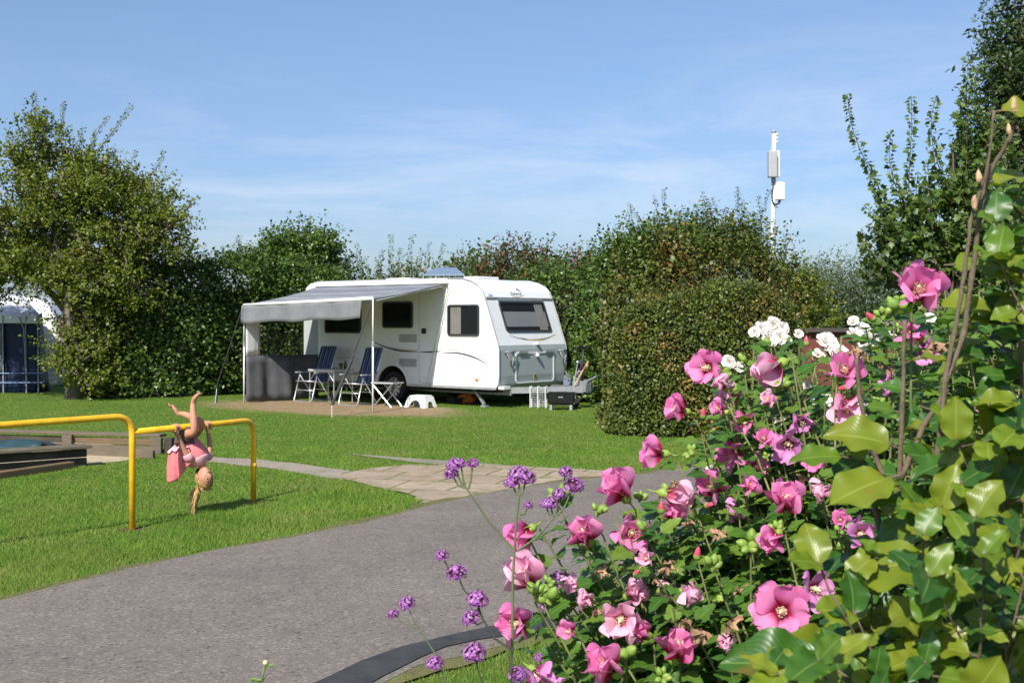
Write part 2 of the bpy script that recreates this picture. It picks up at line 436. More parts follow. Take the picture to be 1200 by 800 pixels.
def mat_gravel(name,c1,c2,scale=60):
    m,nt,out=blank(name); p=world_pos(nt)
    v=nt.new('ShaderNodeTexVoronoi'); v.inputs['Scale'].default_value=scale; nt.to(p,v.inputs['Vector'])
    s=nt.new('ShaderNodeSeparateColor'); nt.to(v.outputs['Color'],s.inputs[0])
    c=mixc(nt,s.outputs[0],c1,c2); c=mixc(nt,1.0,c,ramp(nt,noise(nt,2.2,5,p,.7),[(.3,(.8,.8,.78)),(.7,(1.1,1.08,1.05))]),'MULTIPLY')
    c=mixc(nt,ramp(nt,noise(nt,3.5,5,p,.7),[(.55,(0,0,0)),(.68,(.8,.8,.8))]),c,(.11,.15,.035))
    princ(nt,out,c,.95,0,bump(nt,v.outputs['Distance'],.4,.006),.15); return m

g=MB(); 
G=[-600,-60,-30,-15,-8,0,8,15,30,60,600]
g.add([(x,y,0) for x in G for y in (-400,-20,0,10,20,30,45,80,900)],[(i*9+j,(i+1)*9+j,(i+1)*9+j+1,i*9+j+1) for i in range(10) for j in range(8)])
tag(g.build('lawn',mat_ground()),None,None,kind='structure')
sheet('path',PATH,.004,mat_gravel('gravel_path',(.25,.215,.175),(.34,.30,.25)),.05)
sheet('sand',SAND,.006,mat_gravel('sand',(.42,.34,.23),(.50,.41,.29),220),.02)
sheet('kerb_strip',KERB,.008,mat_gravel('kerb_concrete',(.21,.20,.155),(.29,.265,.215),90),.02)
sheet('pavement',SLABS,.012,mat_slabs(),.05)
def grow(poly,d):
    A=sum(poly[i-1][0]*poly[i][1]-poly[i][0]*poly[i-1][1] for i in range(len(poly))); s=1 if A>0 else -1; out=[]
    for i in range(len(poly)):
        a,b,c=(Vector(poly[i-1]),Vector(poly[i]),Vector(poly[(i+1)%len(poly)])); t=((b-a).normalized()+(c-b).normalized()); t=t.normalized() if t.length>1e-6 else (c-b).normalized()
        out.append((b.x+t.y*d*s,b.y-t.x*d*s))
    return out
VERGE=grow(ROAD,.10)
sheet('verge',VERGE,.014,mat_gravel('verge_soil',(.11,.105,.045),(.17,.155,.07),90),.07,.12,seed=9)
sheet('road',ROAD,.016,mat_asphalt(),.03)
sheet('asphalt_patch',PATCH,.022,mat_tar(),.025,seed=4)

# ------------------------------------------------------------------ grass blades
def grass():
    rng=np.random.default_rng(5)
    Ps=[]
    def batch(n,x0,x1,y0,y1,keep=1.0):
        px=rng.uniform(x0,x1,n); 
        py=rng.uniform(y0,y1,n); Z=EYE*F/(py-H0); X=(px-600)/F*Z
        return np.stack([X,Z],1)
    A=batch(250000,-300,760,525,730); A=np.concatenate([A,batch(360000,-400,1600,462,565)]); A=np.concatenate([A,batch(150000,380,1700,560,900)])
    sheets=(SLABS,PATH,KERB,SAND)
    # the blades creep a few centimetres over every edge
    J=A+rng.normal(scale=.035,size=A.shape)
    thin=inside(A+rng.normal(scale=.05,size=A.shape),VERGE)&(rng.random(len(A))<.5)
    ok=~inside(J,ROAD)&~thin
    for s in sheets: ok&=~inside(J,s)
    A=A[ok]
    # bare earth
    c,s_=math.cos(R(36)),math.sin(R(36)); dx=A[:,0]-EARTH_C[0]; dy=A[:,1]-EARTH_C[1]
    e=np.hypot((dx*c-dy*s_)/3.6,(dx*s_+dy*c)/1.75); e=e+.15*np.sin(A[:,0]*3.1+A[:,1]*1.3)
    A=A[(rng.random(len(A))<np.clip((e-.55)/.5,.05,1))]
    for q in (gr(155,620),gr(297,587)): A=A[np.hypot(A[:,0]-q.x,A[:,1]-q.y)>.05+.05*rng.random(len(A))]
    Z=A[:,1]
    # sparse tufts in the slab joints
    n=len(A); P=np.zeros((n,3)); P[:,:2]=A
    lump=.5+.5*np.sin(A[:,0]*2.3+1.7*np.sin(A[:,1]*1.9))*np.sin(A[:,1]*2.7+1.3*np.sin(A[:,0]*3.3))
    long=(Z<9.5)|((Z<12.5)&(A[:,0]<-.5))
    h=np.where(long,.026+.034*lump**1.5,.022)*rng.uniform(.5,1.35,n)
    wd=np.clip(.0009*Z/1.6,.004,.010)*rng.uniform(.7,1.3,n)
    D=np.stack([rng.normal(0,.55,n),rng.normal(0,.55,n),np.ones(n)],1)
    Nn=np.stack([rng.normal(size=n),rng.normal(size=n)-.8,np.full(n,.2)],1)
    return P,D,Nn,h,wd/h
M_GRASS=leafmat('grass_blade',[(.085,.180,.020),(.125,.240,.027),(.18,.285,.036),(.27,.325,.07)],.28,.7,patch=(.27,.26,.09),patch_scale=.8,spec=.25,patch_rng=(.48,.68))
P_,D_,N_,h_,w_=grass()
go=leaf_mesh('grass',P_,D_,N_,h_,M_GRASS,None,tmpl=T_tri(),W=w_)
tag(go,'short mown green lawn grass beside the asphalt road','grass',kind='stuff')
# ------------------------------------------------------------------ trees, hedges, shrubs
M_BARK=simple('bark_grey_brown',(.13,.105,.08),.9,bmp=.6,bscale=30,var=.3,scale=9)
M_BARKD=simple('twig_dark',(.075,.058,.042),.9,bmp=.4,bscale=50,var=.3,scale=9)
M_CORE=simple('dark_core_and_shoots',(.030,.034,.016),.95,var=.4,scale=8,spec=.1)  # shoot stems and the hedge's added core, coloured dark for shade
TQ=T_quad(); TM=T_lobed5()

WHL=1.35
def wiggle(a,b,n,amp,rg):
    a=Vector(a); b=Vector(b); L=(b-a).length; out=[]
    off=Vector((rg.gauss(0,1),rg.gauss(0,1),rg.gauss(0,.6)))*amp*L
    off2=Vector((rg.gauss(0,1),rg.gauss(0,1),rg.gauss(0,.6)))*amp*L*.5
    for i in range(n+1):
        t=i/n; out.append(a.lerp(b,t)+off*math.sin(math.pi*t)+off2*math.sin(2*math.pi*t))
    return out

def blob(px,py,Z,rx,ry,rd=None):
    c=at(px,py,Z); k=Z/F
    return (np.array(c),np.array((rx*k,(rd if rd else (rx+ry)/2)*k,ry*k)))

def sprays(rng,blobs,n,shoot,k,leaf,up=.5,inner=.4,spread=.8,flat=.5,clump=0,csz=.3):
    """leafy shoots spread through the blobs' volume, mostly near their surface"""
    wt=np.array([(b[1][0]*b[1][2]) for b in blobs]); wt/=wt.sum()
    idx=rng.choice(len(blobs),n,p=wt)
    C=np.array([b[0] for b in blobs])[idx]; RR=np.array([b[1] for b in blobs])[idx]
    u=rdirs(n,rng); rad=rng.random(n)**inner
    P=C+RR*u*rad[:,None]
    P+= .12*RR*np.sin(P[:,[1,2,0]]*4.1)
    if clump:
        m_=max(4,n//clump); ci=rng.integers(0,m_,n); P=P[ci]+rng.normal(scale=csz,size=(n,3))*np.array((1,1,.55)); u=nrm(u[ci]+rng.normal(scale=.5,size=(n,3)))
    sd=nrm(u*.7+np.array((0,0,up))+rng.normal(scale=.45,size=(n,3)))
    sl=shoot*rng.uniform(.4,1.35,n)*(.6+.6*rad)
    t=np.tile((np.arange(k)+.5)/k,(n,1))+rng.uniform(-.5/k,.5/k,(n,k))
    LP=(P[:,None,:]+sd[:,None,:]*(sl[:,None]*t)[:,:,None]).reshape(-1,3)
    LP+=rng.normal(scale=leaf*.35,size=LP.shape)
    sdr=np.repeat(sd,k,0); ur=np.repeat(u,k,0)
    D=nrm(sdr*.45+rdirs(n*k,rng)*spread)
    Nn=nrm(np.array((0,-.15,flat))+ur*.45+rng.normal(scale=.45,size=(n*k,3)))
    L=leaf*rng.uniform(.6,1.35,n*k)*np.repeat(rng.uniform(.85,1.15,n),k)
    return LP,D,Nn,L,P,P+sd*sl[:,None]

def tree(name,label,cat,base,trunk,blobs,n,shoot,k,leaf,mat,seed=1,bark=None,limbs=14,twigs=200,tmpl=None,r0=.12,group=None,W=.75,up=.5,inner=.4,whips=(),flat=.5,spread=.8,stems=1,clump=0,csz=.3):
    """trunk: list of points from the ground up. whips: long single shoots (base,tip)"""
    rng=np.random.default_rng(seed); rg=random.Random(seed); bark=bark or M_BARK
    base=Vector(base); root=thing(name,label,cat,base,group=group)
    LP,D,Nn,L,S0,S1=sprays(rng,blobs,n,shoot,k,leaf,up,inner,spread,flat,clump,csz)
    mb=MB(); trunk=[Vector(p) for p in trunk]; m=len(trunk)
    mb.tube(trunk,[r0*(1.15 if i==0 else 1)*(1-.55*i/(m-1)) for i in range(m)],10)
    tr=mb.build('trunk',bark,root,True,origin=base)
    mb=MB(); ends=[]
    for i in range(limbs):
        b=blobs[i%len(blobs)]; q=Vector(b[0])+Vector([rg.uniform(-.6,.6)*c for c in b[1]])
        s=trunk[-1].lerp(trunk[max(0,m-3)],rg.random()*.8)
        pts=wiggle(s,q,6,.08,rg); mb.tube(pts,[r0*.42*(1-.8*j/6) for j in range(7)],6,cap=False); ends+=pts[2:]
    E=np.array([tuple(e) for e in ends]) if ends else np.array([tuple(trunk[-1])])
    pick=rng.choice(len(S0),min(twigs,len(S0)),replace=False)
    for i in pick:
        dd=((E-S0[i])**2).sum(1); j=int(dd.argmin())
        if dd[j]>(shoot*6)**2: continue
        p=wiggle(E[j],S0[i],3,.07,rg); q=Vector(S1[i])
        mb.tube(p+[q],[r0*.13,r0*.10,r0*.08,r0*.06,r0*.02],4,cap=False)
    wp=[];wd=[];wn=[];wl=[]
    for (a,b) in whips:
        a=Vector(a); b=Vector(b); pts=wiggle(a,b,8,.03,rg); Lw=(b-a).length
        mb.tube(pts,[max(.003,r0*.09*(1-.85*j/8)) for j in range(9)],4,cap=False)
        nn=max(6,int(Lw/(leaf*.62))); ax=(b-a).normalized()
        for q in range(nn):
            t=(q+.3)/nn; f=t*8; i0=min(7,int(f)); p=pts[i0].lerp(pts[i0+1],f-i0)
            for s in (0,1,2):
                an=q*1.571+s*2.1+rg.uniform(-.5,.5)
                o=ax.orthogonal().normalized(); o.rotate(Quaternion(ax,an))
                wp.append(p); dv=(o*.9+ax*.25+Vector((0,0,-.25))); wd.append(dv); wn.append(ax*.7+Vector((rg.gauss(0,.3),rg.gauss(0,.3)-.1,.6)))
                wl.append(leaf*WHL*rg.uniform(.6,1.3)*(1-.35*t)); wp[-1]=p+dv*leaf*rg.uniform(0,.5); wn[-1]=Vector((rg.gauss(0,.6),rg.gauss(-.5,.5),rg.gauss(.5,.4)))
    if wp:
        LP=np.concatenate([LP,np.array([tuple(p) for p in wp])]); D=np.concatenate([D,np.array([tuple(p) for p in wd])])
        Nn=np.concatenate([Nn,np.array([tuple(p) for p in wn])]); L=np.concatenate([L,np.array(wl)])
    mb.build('limbs',bark,root,True,origin=base,flip=False)
    leaf_mesh('crown',LP,D,Nn,L,mat,root,base,tmpl or TQ,W)
    return root

def hedge(name,label,cat,pts,w,hs,n,leaf,mat,seed=1,lump=.12,core=.80,rag=0,shoots=0,shoot_h=.5,W=.75,group=None,tmpl=None,sq=.45):
    """clipped or ragged hedge along a plan polyline; hs = height at each point"""
    rng=np.random.default_rng(seed); rg=random.Random(seed)
    pts=np.array(pts,float); hs=np.array(hs,float)
    seg=np.r_[0,np.cumsum(np.hypot(*np.diff(pts,axis=0).T))]; Lt=seg[-1]
    base=Vector((pts[0][0],pts[0][1],0)); root=thing(name,label,cat,base,group=group)
    _ua=np.linspace(0,math.pi,721); _q=np.stack([np.sign(np.cos(_ua))*np.abs(np.cos(_ua))**sq*w/2,np.abs(np.sin(_ua))**sq*hs.mean()],1); _al=np.r_[0,np.cumsum(np.hypot(*np.diff(_q,axis=0).T))]; _al/=_al[-1]
    def surf(t,a,k=1.0):
        a=np.interp(np.asarray(a)/math.pi,_al,_ua)
        s=t*Lt; x=np.interp(s,seg,pts[:,0]); y=np.interp(s,seg,pts[:,1]); h=np.interp(s,seg,hs)
        e=.11*Lt; x2=np.interp(np.clip(s+e,0,Lt),seg,pts[:,0])-np.interp(np.clip(s-e,0,Lt),seg,pts[:,0]); y2=np.interp(np.clip(s+e,0,Lt),seg,pts[:,1])-np.interp(np.clip(s-e,0,Lt),seg,pts[:,1])
        q=np.hypot(x2,y2)+1e-9; tx,ty=x2/q,y2/q; nx,ny=-ty,tx
        endd=np.minimum(s,Lt-s); rd=np.sqrt(np.clip(1-(1-np.clip(endd/(w*.5),0,1))**2,0.02,1))
        ca=np.sign(np.cos(a))*np.abs(np.cos(a))**sq; sa=np.abs(np.sin(a))**sq
        off=ca*w/2*rd*k; z=sa*h*(.35+.65*rd)*(k if k<1 else 1)
        P=np.stack([x+nx*off,y+ny*off,z],-1)
        Nv=np.stack([nx*ca,ny*ca,sa*.9],-1)
        lm=lump*(np.sin(P[...,0]*2.1+P[...,2]*2.7)+np.sin(P[...,1]*2.9+P[...,0]*3.7)*.6+np.sin(P[...,2]*5.3+P[...,0]*4.9)*.4+.5*np.sin(P[...,0]*9.1+P[...,2]*8.3))
        P=P+Nv*lm[...,None]*(k**3); P[...,2]=np.maximum(P[...,2],0.0)
        return P,nrm(Nv)
    t=rng.random(n); a=rng.uniform(0,math.pi,n)
    # cover ends properly: more samples near the ends
    m=n//6; t[:m]=np.where(rng.random(m)<.5,rng.random(m)*(w*.5/Lt),1-rng.random(m)*(w*.5/Lt))
    P,Nv=surf(t,a)
    dep=rng.exponential(.07+lump*.35,n)-.05-rag*rng.random(n)**4
    P=P-Nv*dep[:,None]; P[:,2]=np.maximum(P[:,2],.01)
    D=nrm(Nv*.35+rdirs(n,rng)*.9+np.array((0,0,.15)))
    Nn=nrm(Nv*.7+np.array((0,0,.45))+rng.normal(scale=.45,size=(n,3)))
    L=leaf*rng.uniform(.6,1.35,n)
    mb=MB()
    if shoots:
        LP=[];LD=[];LN=[];LL=[]
        ts=rng.random(shoots); aa=rng.uniform(.3*math.pi,.7*math.pi,shoots); Q,_=surf(ts,aa)
        for p in Q:
            p=Vector(p); hh=shoot_h*rg.uniform(.3,1.25); tip=p+Vector((rg.gauss(0,.22),rg.gauss(0,.22),1))*hh
            pp=wiggle(p-Vector((0,0,.2)),tip,4,.05,rg); mb.tube(pp,[.008,.007,.006,.004,.002],3,cap=False)
            nn=int(hh/(leaf*.35))+3
            for q in range(nn):
                tt=(q+.5)/nn; f=tt*4; i0=min(3,int(f)); c=pp[i0].lerp(pp[i0+1],f-i0)
                for s in range(3):
                    o=Vector((rg.gauss(0,1),rg.gauss(0,1),rg.gauss(0,.4)+.15)).normalized()
                    LP.append(c+o*leaf*.3); LD.append(o); LN.append(Vector((rg.gauss(0,.4),rg.gauss(0,.4)-.2,.8))); LL.append(leaf*rg.uniform(.6,1.1)*(1.1-.4*tt))
        f=lambda A: np.array([tuple(q) for q in A])
        P=np.concatenate([P,f(LP)]);D=np.concatenate([D,f(LD)]);Nn=np.concatenate([Nn,f(LN)]);L=np.concatenate([L,np.array(LL)])
    # shoot stems, plus an added solid dark core standing in for inner shade
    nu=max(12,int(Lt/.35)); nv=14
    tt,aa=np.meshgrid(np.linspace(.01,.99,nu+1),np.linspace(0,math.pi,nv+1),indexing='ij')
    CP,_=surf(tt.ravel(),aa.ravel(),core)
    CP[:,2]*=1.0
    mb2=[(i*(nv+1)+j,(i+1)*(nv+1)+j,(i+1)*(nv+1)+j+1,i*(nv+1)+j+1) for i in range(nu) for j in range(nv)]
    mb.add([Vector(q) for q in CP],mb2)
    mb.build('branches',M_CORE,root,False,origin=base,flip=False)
    leaf_mesh('foliage',P,D,Nn,L,mat,root,base,tmpl or TQ,W)
    return root

def g2(px,Z): return ((px-600)/F*Z,Z)
def hz(py,Z): return EYE-(py-H0)/F*Z

M_L_TREE=leafmat('leaf_hawthorn',[(.060,.090,.012),(.11,.145,.016),(.17,.20,.020),(.23,.24,.03)],.28,patch=(.26,.17,.04),patch_scale=1.3,patch_rng=(.60,.74))
M_L_HEDGE=leafmat('leaf_hedge',[(.032,.068,.014),(.055,.11,.018),(.09,.15,.022),(.14,.20,.032)],.2,rough=.38)
M_L_MAPLE=leafmat('leaf_field_maple',[(.050,.095,.022),(.085,.14,.026),(.14,.19,.04)],.25)
M_L_AIRY=leafmat('leaf_airy',[(.055,.10,.025),(.09,.14,.03),(.13,.17,.04)],.3,patch=(.30,.10,.03),patch_scale=1.6,patch_rng=(.58,.7))
M_L_RED=leafmat('leaf_red_tinted',[(.035,.065,.018),(.06,.09,.02),(.09,.10,.025)],.2,patch=(.22,.03,.02),patch_scale=1.1,patch_rng=(.45,.6))
M_L_MIX=leafmat('leaf_brown_green',[(.045,.070,.016),(.075,.105,.018),(.12,.145,.024),(.15,.15,.03)],.2,patch=(.24,.14,.04),patch_scale=.9,patch_rng=(.48,.66))
M_L_CLIP=leafmat('leaf_clipped_hornbeam',[(.040,.065,.016),(.072,.105,.018),(.12,.15,.024),(.17,.18,.03)],.2,patch=(.34,.19,.05),patch_scale=1.3,patch_rng=(.52,.68))
M_L_WILLOW=leafmat('leaf_willow',[(.09,.12,.055),(.12,.16,.07),(.16,.20,.10)],.3)
M_L_DARK=leafmat('leaf_dark_drooping',[(.03,.06,.016),(.05,.085,.02),(.08,.12,.03)],.2)

K=Q_VEG
# left tree by the tent
b0=Vector(gr(88,467)); Zt=b0.y
tree('hawthorn_tree','big spreading tree with yellow-green crown left of the hedge, beside the blue tent','tree',b0,
     [b0,at(90,430,Zt),at(82,390,Zt),at(88,350,Zt),at(85,300,Zt)],
     [blob(80,265,Zt,85,75),blob(10,270,Zt,70,80),blob(150,285,Zt,68,72),blob(35,312,Zt,80,36),blob(115,335,Zt,66,44),blob(60,190,Zt,40,45),blob(110,225,Zt,55,40),blob(45,155,Zt,16,32),blob(-60,262,Zt,70,66),blob(180,250,Zt,34,40),
      blob(108,405,Zt,22,40,30),blob(100,442,Zt-.3,28,24,30),blob(98,455,Zt-.6,32,13,16),blob(92,425,Zt-.5,20,26,16),blob(94,405,Zt-.2,16,40,20),blob(195,262,Zt,26,26)],
     int(8000*K),.38,12,.064,M_L_TREE,3,clump=26,csz=.20,limbs=34,twigs=600,r0=.2,up=.25,inner=.55,
     whips=[(at(60,200,Zt),at(40,106,Zt)),(at(70,200,Zt),at(32,130,Zt)),(at(65,180,Zt),at(75,118,Zt)),(at(100,200,Zt),at(155,122,Zt)),(at(100,195,Zt),at(128,135,Zt)),(at(170,240,Zt),at(222,228,Zt)),(at(170,230,Zt),at(205,202,Zt)),(at(170,220,Zt),at(192,176,Zt)),(at(140,220,Zt),at(160,176,Zt)),(at(170,270,Zt),at(218,262,Zt)),(at(90,200,Zt),at(98,148,Zt)),(at(40,200,Zt),at(5,172,Zt)),(at(180,290,Zt),at(212,285,Zt)),(at(125,370,Zt-.8),at(133,385,Zt-.8))],stems=1)
# hedge at left, its two neighbours and what looks over it
hedge('tall_hedge','tall dark green hedge between the spreading tree and the awning','hedge',[g2(95,26.6),g2(200,26.9),g2(300,28.5),g2(420,29.5)],1.3,[hz(312,26.6),hz(310,27),hz(308,28.5),hz(325,29.5)],int(52000*K),.085,M_L_HEDGE,5,lump=.10,rag=.35,shoots=110,shoot_h=.42)
b=Vector((*g2(350,30.5),0))
tree('maple_tree','rounded green tree rising over the hedge above the left end of the awning','tree',b,[b,at(350,330,30.5),at(350,300,30.5)],
     [blob(348,310,30.5,48,34),blob(345,284,30.5,24,16),blob(378,300,30.5,18,26),blob(318,312,30.5,25,20),blob(360,340,30.5,45,40)],int(1500*K),.40,10,.085,M_L_HEDGE,8,clump=16,csz=.2,limbs=14,twigs=150,
     whips=[(at(345,290,30.5),at(340,263,30.5)),(at(370,290,30.5),at(374,264,30.5)),(at(380,300,30.5),at(393,282,30.5)),(at(330,300,30.5),at(322,277,30.5)),(at(310,300,30.5),at(311,272,30.5)),(at(280,300,30.5),at(281,275,30.5))])
b=Vector((*g2(455,31),0))
tree('airy_shrub','loose airy shrub with thin upright shoots and a red tint behind the caravan roof','shrub',b,[b,at(455,350,31),at(455,325,31)],
     [blob(430,336,31,26,14),blob(470,330,31,30,16),blob(500,330,31,20,13),blob(465,350,31,60,20)],int(420*K),.36,9,.075,M_L_AIRY,9,limbs=12,twigs=200,r0=.07,inner=.6,
     whips=[(at(x0,330,31),at(x1,y1,31)) for x0,x1,y1 in ((425,418,284),(432,428,300),(440,448,292),(460,458,274),(466,470,290),(480,484,274),(484,494,290),(498,503,283),(508,519,284),(412,406,298),(418,400,312),(448,441,304))])
b=Vector((*g2(545,31.5),0))
tree('small_yellow_shrub','small yellow-green shrub beside the solar panel, over the roof ridge','shrub',b,[b,at(545,345,31.5)],
     [blob(545,318,31.5,22,14),blob(570,318,31.5,20,18),blob(550,340,31.5,40,22)],int(330*K),.4,9,.085,M_L_AIRY,10,limbs=8,twigs=80,r0=.06,whips=[(at(538,320,31.5),at(531,299,31.5)),(at(548,318,31.5),at(556,300,31.5))])
b=Vector((*g2(610,30),0))
tree('red_leaved_tree','dark bushy tree with red leaves behind the front of the caravan','tree',b,[b,at(610,345,30),at(612,320,30)],
     [blob(600,316,30,42,24),blob(640,325,30,44,28),blob(612,300,30,22,12),blob(680,330,30,35,30),blob(630,355,30,60,40),blob(690,380,30,40,70),blob(570,325,30,26,18)],int(2400*K),.40,10,.075,M_L_RED,12,clump=16,csz=.22,limbs=16,twigs=200)
hedge('back_hedge','green ragged hedge running behind the caravan to the clipped hedge','hedge',[g2(400,30),g2(560,28.6),g2(640,27.4),g2(700,26.4),g2(780,26.4)],1.5,[2.0,2.1,2.6,3.0,3.2],int(32000*K),.085,M_L_HEDGE,15,lump=.16,rag=.5,shoots=80,shoot_h=.45)
b=Vector((*g2(700,25),0))
tree('bright_bush','bright green bush between the caravan hitch and the clipped hedge','bush',b,[b,at(700,420,25)],
     [blob(690,430,25,30,36),blob(705,380,25,26,50),blob(692,455,24.6,26,16)],int(900*K),.35,10,.08,M_L_HEDGE,17,limbs=8,twigs=60,r0=.06,bark=M_BARKD)
# the big unclipped growth and the clipped hedge in front of it
hedge('unclipped_hedge','tall brownish-green unclipped hedge behind the clipped one, left of the white mast','hedge',[g2(708,20.0),g2(760,19.8),g2(830,19.8),g2(850,20.3),g2(876,20.9)],2.0,[hz(318,20.0),hz(300,19.8),hz(314,19.8),hz(304,20.3),hz(316,20.9)],int(62000*K),.062,M_L_MIX,21,lump=.26,rag=.7,shoots=130,shoot_h=.85,sq=.6)
b=Vector((*g2(780,20.2),0))
tree('ash_sapling','slender green saplings standing highest out of the unclipped hedge','tree',b,[b,at(780,340,20.2),at(782,300,20.2)],
     [blob(765,298,20.2,36,24),blob(815,290,20.2,26,24),blob(735,312,20.2,28,26),blob(862,285,20.4,24,16),blob(712,320,20.2,22,26),blob(790,300,20.0,60,24)],int(1100*K),.4,10,.07,M_L_HEDGE,22,limbs=8,twigs=100,r0=.05,inner=.6,
     whips=[(at(x0,300,20.2),at(x1,y1,20.2)) for x0,x1,y1 in ((745,735,245),(752,748,262),(768,770,248),(780,778,255),(798,800,240),(812,818,238),(808,806,252),(826,832,246),(760,759,270),(740,722,285),(730,712,268),(852,858,262),(868,874,272),(842,845,268))])
hedge('clipped_hedge','clipped hedge with orange-brown tinted leaves standing at the lawn edge','hedge',[g2(722,18.6),g2(790,18.1),g2(860,18.3),g2(905,19.0)],1.7,[hz(366,18.5),hz(346,18.1),hz(340,18.2),hz(352,19)],int(95000*K),.046,M_L_CLIP,23,lump=.075,core=.86,rag=.12,W=.8,sq=.52,shoots=140,shoot_h=.35)
# right of the mast
b=Vector((*g2(925,30),0))
tree('round_green_bush','round green bush just right of the white mast','bush',b,[b,at(925,350,30)],[blob(928,335,30,20,28),blob(940,352,30,28,32),blob(918,350,30,10,24),blob(925,380,30,50,30)],int(900*K),.4,10,.085,M_L_TREE,31,limbs=8,twigs=60,r0=.07,whips=[(at(918,310,30),at(919,285,30)),(at(930,315,30),at(932,300,30))])
b=Vector((*g2(985,36),0))
tree('willow_thicket','pale grey-green willow thicket with thin upright shoots, far behind the white roses','shrub',b,[b,at(985,370,36)],
     [blob(955,350,36,30,34),blob(985,345,36,34,34),blob(1020,340,36,34,36),blob(1050,345,36,30,36),blob(940,375,36,40,26),blob(1000,380,36,60,26)],int(1900*K),.55,10,.10,M_L_WILLOW,33,limbs=14,twigs=200,r0=.07,W=.35,up=.9,
     whips=[(at(x,335,36),at(x+dx,y,36)) for x,dx,y in ((948,-2,300),(958,2,296),(968,0,306),(975,1,315),(985,-1,312),(990,3,297),(1000,0,300),(1010,2,310),(1020,-2,302),(1030,4,304),(940,-4,312),(1040,2,310))])
hedge('far_hedge','dark low hedge in the distance behind the red-brown shed','hedge',[g2(880,33),g2(960,33),g2(1060,31),g2(1300,30)],1.5,[1.9,1.9,2.0,2.4],int(16000*K),.1,M_L_DARK,35,lump=.12,shoots=20)
# right tree and the darker one behind it
Zr=11.5; b=Vector((*g2(1125,Zr),0))
tree('field_maple','field maple at right with long leafy upright shoots against the sky','tree',b,[b,at(1125,420,Zr),at(1120,330,Zr),at(1118,290,Zr)],
     [blob(1120,305,Zr,60,42),blob(1075,310,Zr,34,34),blob(1165,290,Zr,55,70),blob(1160,190,Zr,26,66),blob(1130,180,Zr,16,50),blob(1125,238,Zr,34,40),blob(1092,258,Zr,26,30),blob(1060,275,Zr,22,26),blob(1150,355,Zr,90,50),blob(1070,345,Zr,45,35),blob(1045,300,Zr,22,26)],int(1350*K),.24,9,.056,M_L_MAPLE,41,limbs=30,twigs=400,tmpl=TM,r0=.08,W=.9,inner=.6,clump=12,csz=.10,
     whips=[(at(x0,y0,Zr),at(x1,y1,Zr)) for x0,y0,x1,y1 in ((1052,285,993,110),(1062,290,1044,152),(1074,280,1068,112),(1086,250,1085,187),(1112,270,1097,112),(1130,240,1135,62),(1142,230,1146,75),(1125,240,1128,120),(1040,290,1018,205),(1050,280,1012,240),(1160,220,1160,130),(1080,280,1076,200),(1045,300,1016,262),(1060,300,1030,235),(1075,290,1055,215),(1040,320,1008,285),(1135,240,1130,95))])
Zr=13.5; b=Vector((*g2(1215,Zr),0))
tree('dark_tree','dark drooping tree at the right edge rising behind the field maple','tree',b,[b,at(1215,300,Zr),at(1212,120,Zr),at(1212,40,Zr)],
     [blob(1195,120,Zr,38,70),blob(1200,40,Zr,34,60),blob(1180,90,Zr,26,36),blob(1205,220,Zr,45,80),blob(1240,100,Zr,60,120),blob(1168,165,Zr,26,60),blob(1178,40,Zr,18,40)],int(1700*K),.32,9,.075,M_L_DARK,43,limbs=30,twigs=300,r0=.12,W=.42,up=-.1,inner=.6)
# ------------------------------------------------------------------ the caravan, in its own frame: x forward, y away from the viewer, z up
UX=Vector((.786,-.618,0)).normalized(); VY=Vector((.618,.786,0)).normalized()
C0=Vector((-.246,22.95,0)); RZ=math.atan2(UX.y,UX.x)
def sidex(px,y=0.0):
    """local x on the plane y=const seen in photo column px"""
    k=(px-600)/F; o=C0+VY*y
    return (k*o.y-o.x)/(UX.x-k*UX.y)
def side(px,py,y=0.0):
    x=sidex(px,y); Z=C0.y+UX.y*x+VY.y*y
    return x, EYE-(py-H0)/F*Z
def cw(x,y,z): return C0+UX*x+VY*y+Vector((0,0,z))
def to_local(p): q=Vector(p)-C0; return Vector((q.dot(UX),q.dot(VY),p[2]))

M_WHITE=simple('caravan_white',(.80,.81,.80),.32,var=.03,scale=2.5,coat=.3)
M_SILV=simple('caravan_silver_panel',(.69,.715,.72),.32,.0,var=.03,scale=2)
M_GREYP=simple('caravan_grey_panel',(.37,.41,.415),.38,.0,var=.04,scale=3)
M_TRIM=simple('dark_trim',(.03,.032,.035),.45)
M_TRIMG=simple('grey_trim',(.30,.31,.33),.4)
M_ALU=simple('aluminium',(.62,.63,.64),.33,.75,var=.08,scale=12)
M_GALV=simple('galvanised_steel',(.30,.31,.32),.5,.5,var=.15,scale=14)
M_RUBBER=simple('rubber',(.018,.018,.019),.8,var=.2)
M_BLACK=simple('black_plastic',(.02,.02,.022),.45)
M_DKUND=simple('underbody',(.05,.05,.052),.8)
M_CURT=simple('curtain_cloth',(.70,.64,.56),.9,var=.1)
M_WPLA=simple('white_plastic',(.78,.78,.76),.4,var=.04)
M_ORANGE=simple('orange_lens',(.85,.22,.03),.3)
M_NAVY=simple('navy_line',(.04,.05,.08),.4)
M_GOLD=simple('gold_line',(.62,.46,.20),.4)
M_INK=simple('print_grey',(.16,.16,.17),.5)
def glassmat(name,tint=(.02,.022,.024),rough=.04):
    m,nt,out=blank(name); p=princ(nt,None,tint,rough,0,None,.16)
    tr=nt.new('ShaderNodeBsdfTransparent'); tr.inputs[0].default_value=(.75,.77,.78,1)
    mx=nt.new('ShaderNodeMixShader'); mx.inputs[0].default_value=.35
    nt.to(tr.outputs[0],mx.inputs[1]); nt.to(p.outputs[0],mx.inputs[2]); nt.to(mx.outputs[0],out.inputs[0]); return m
M_GLASS=glassmat('tinted_acrylic')
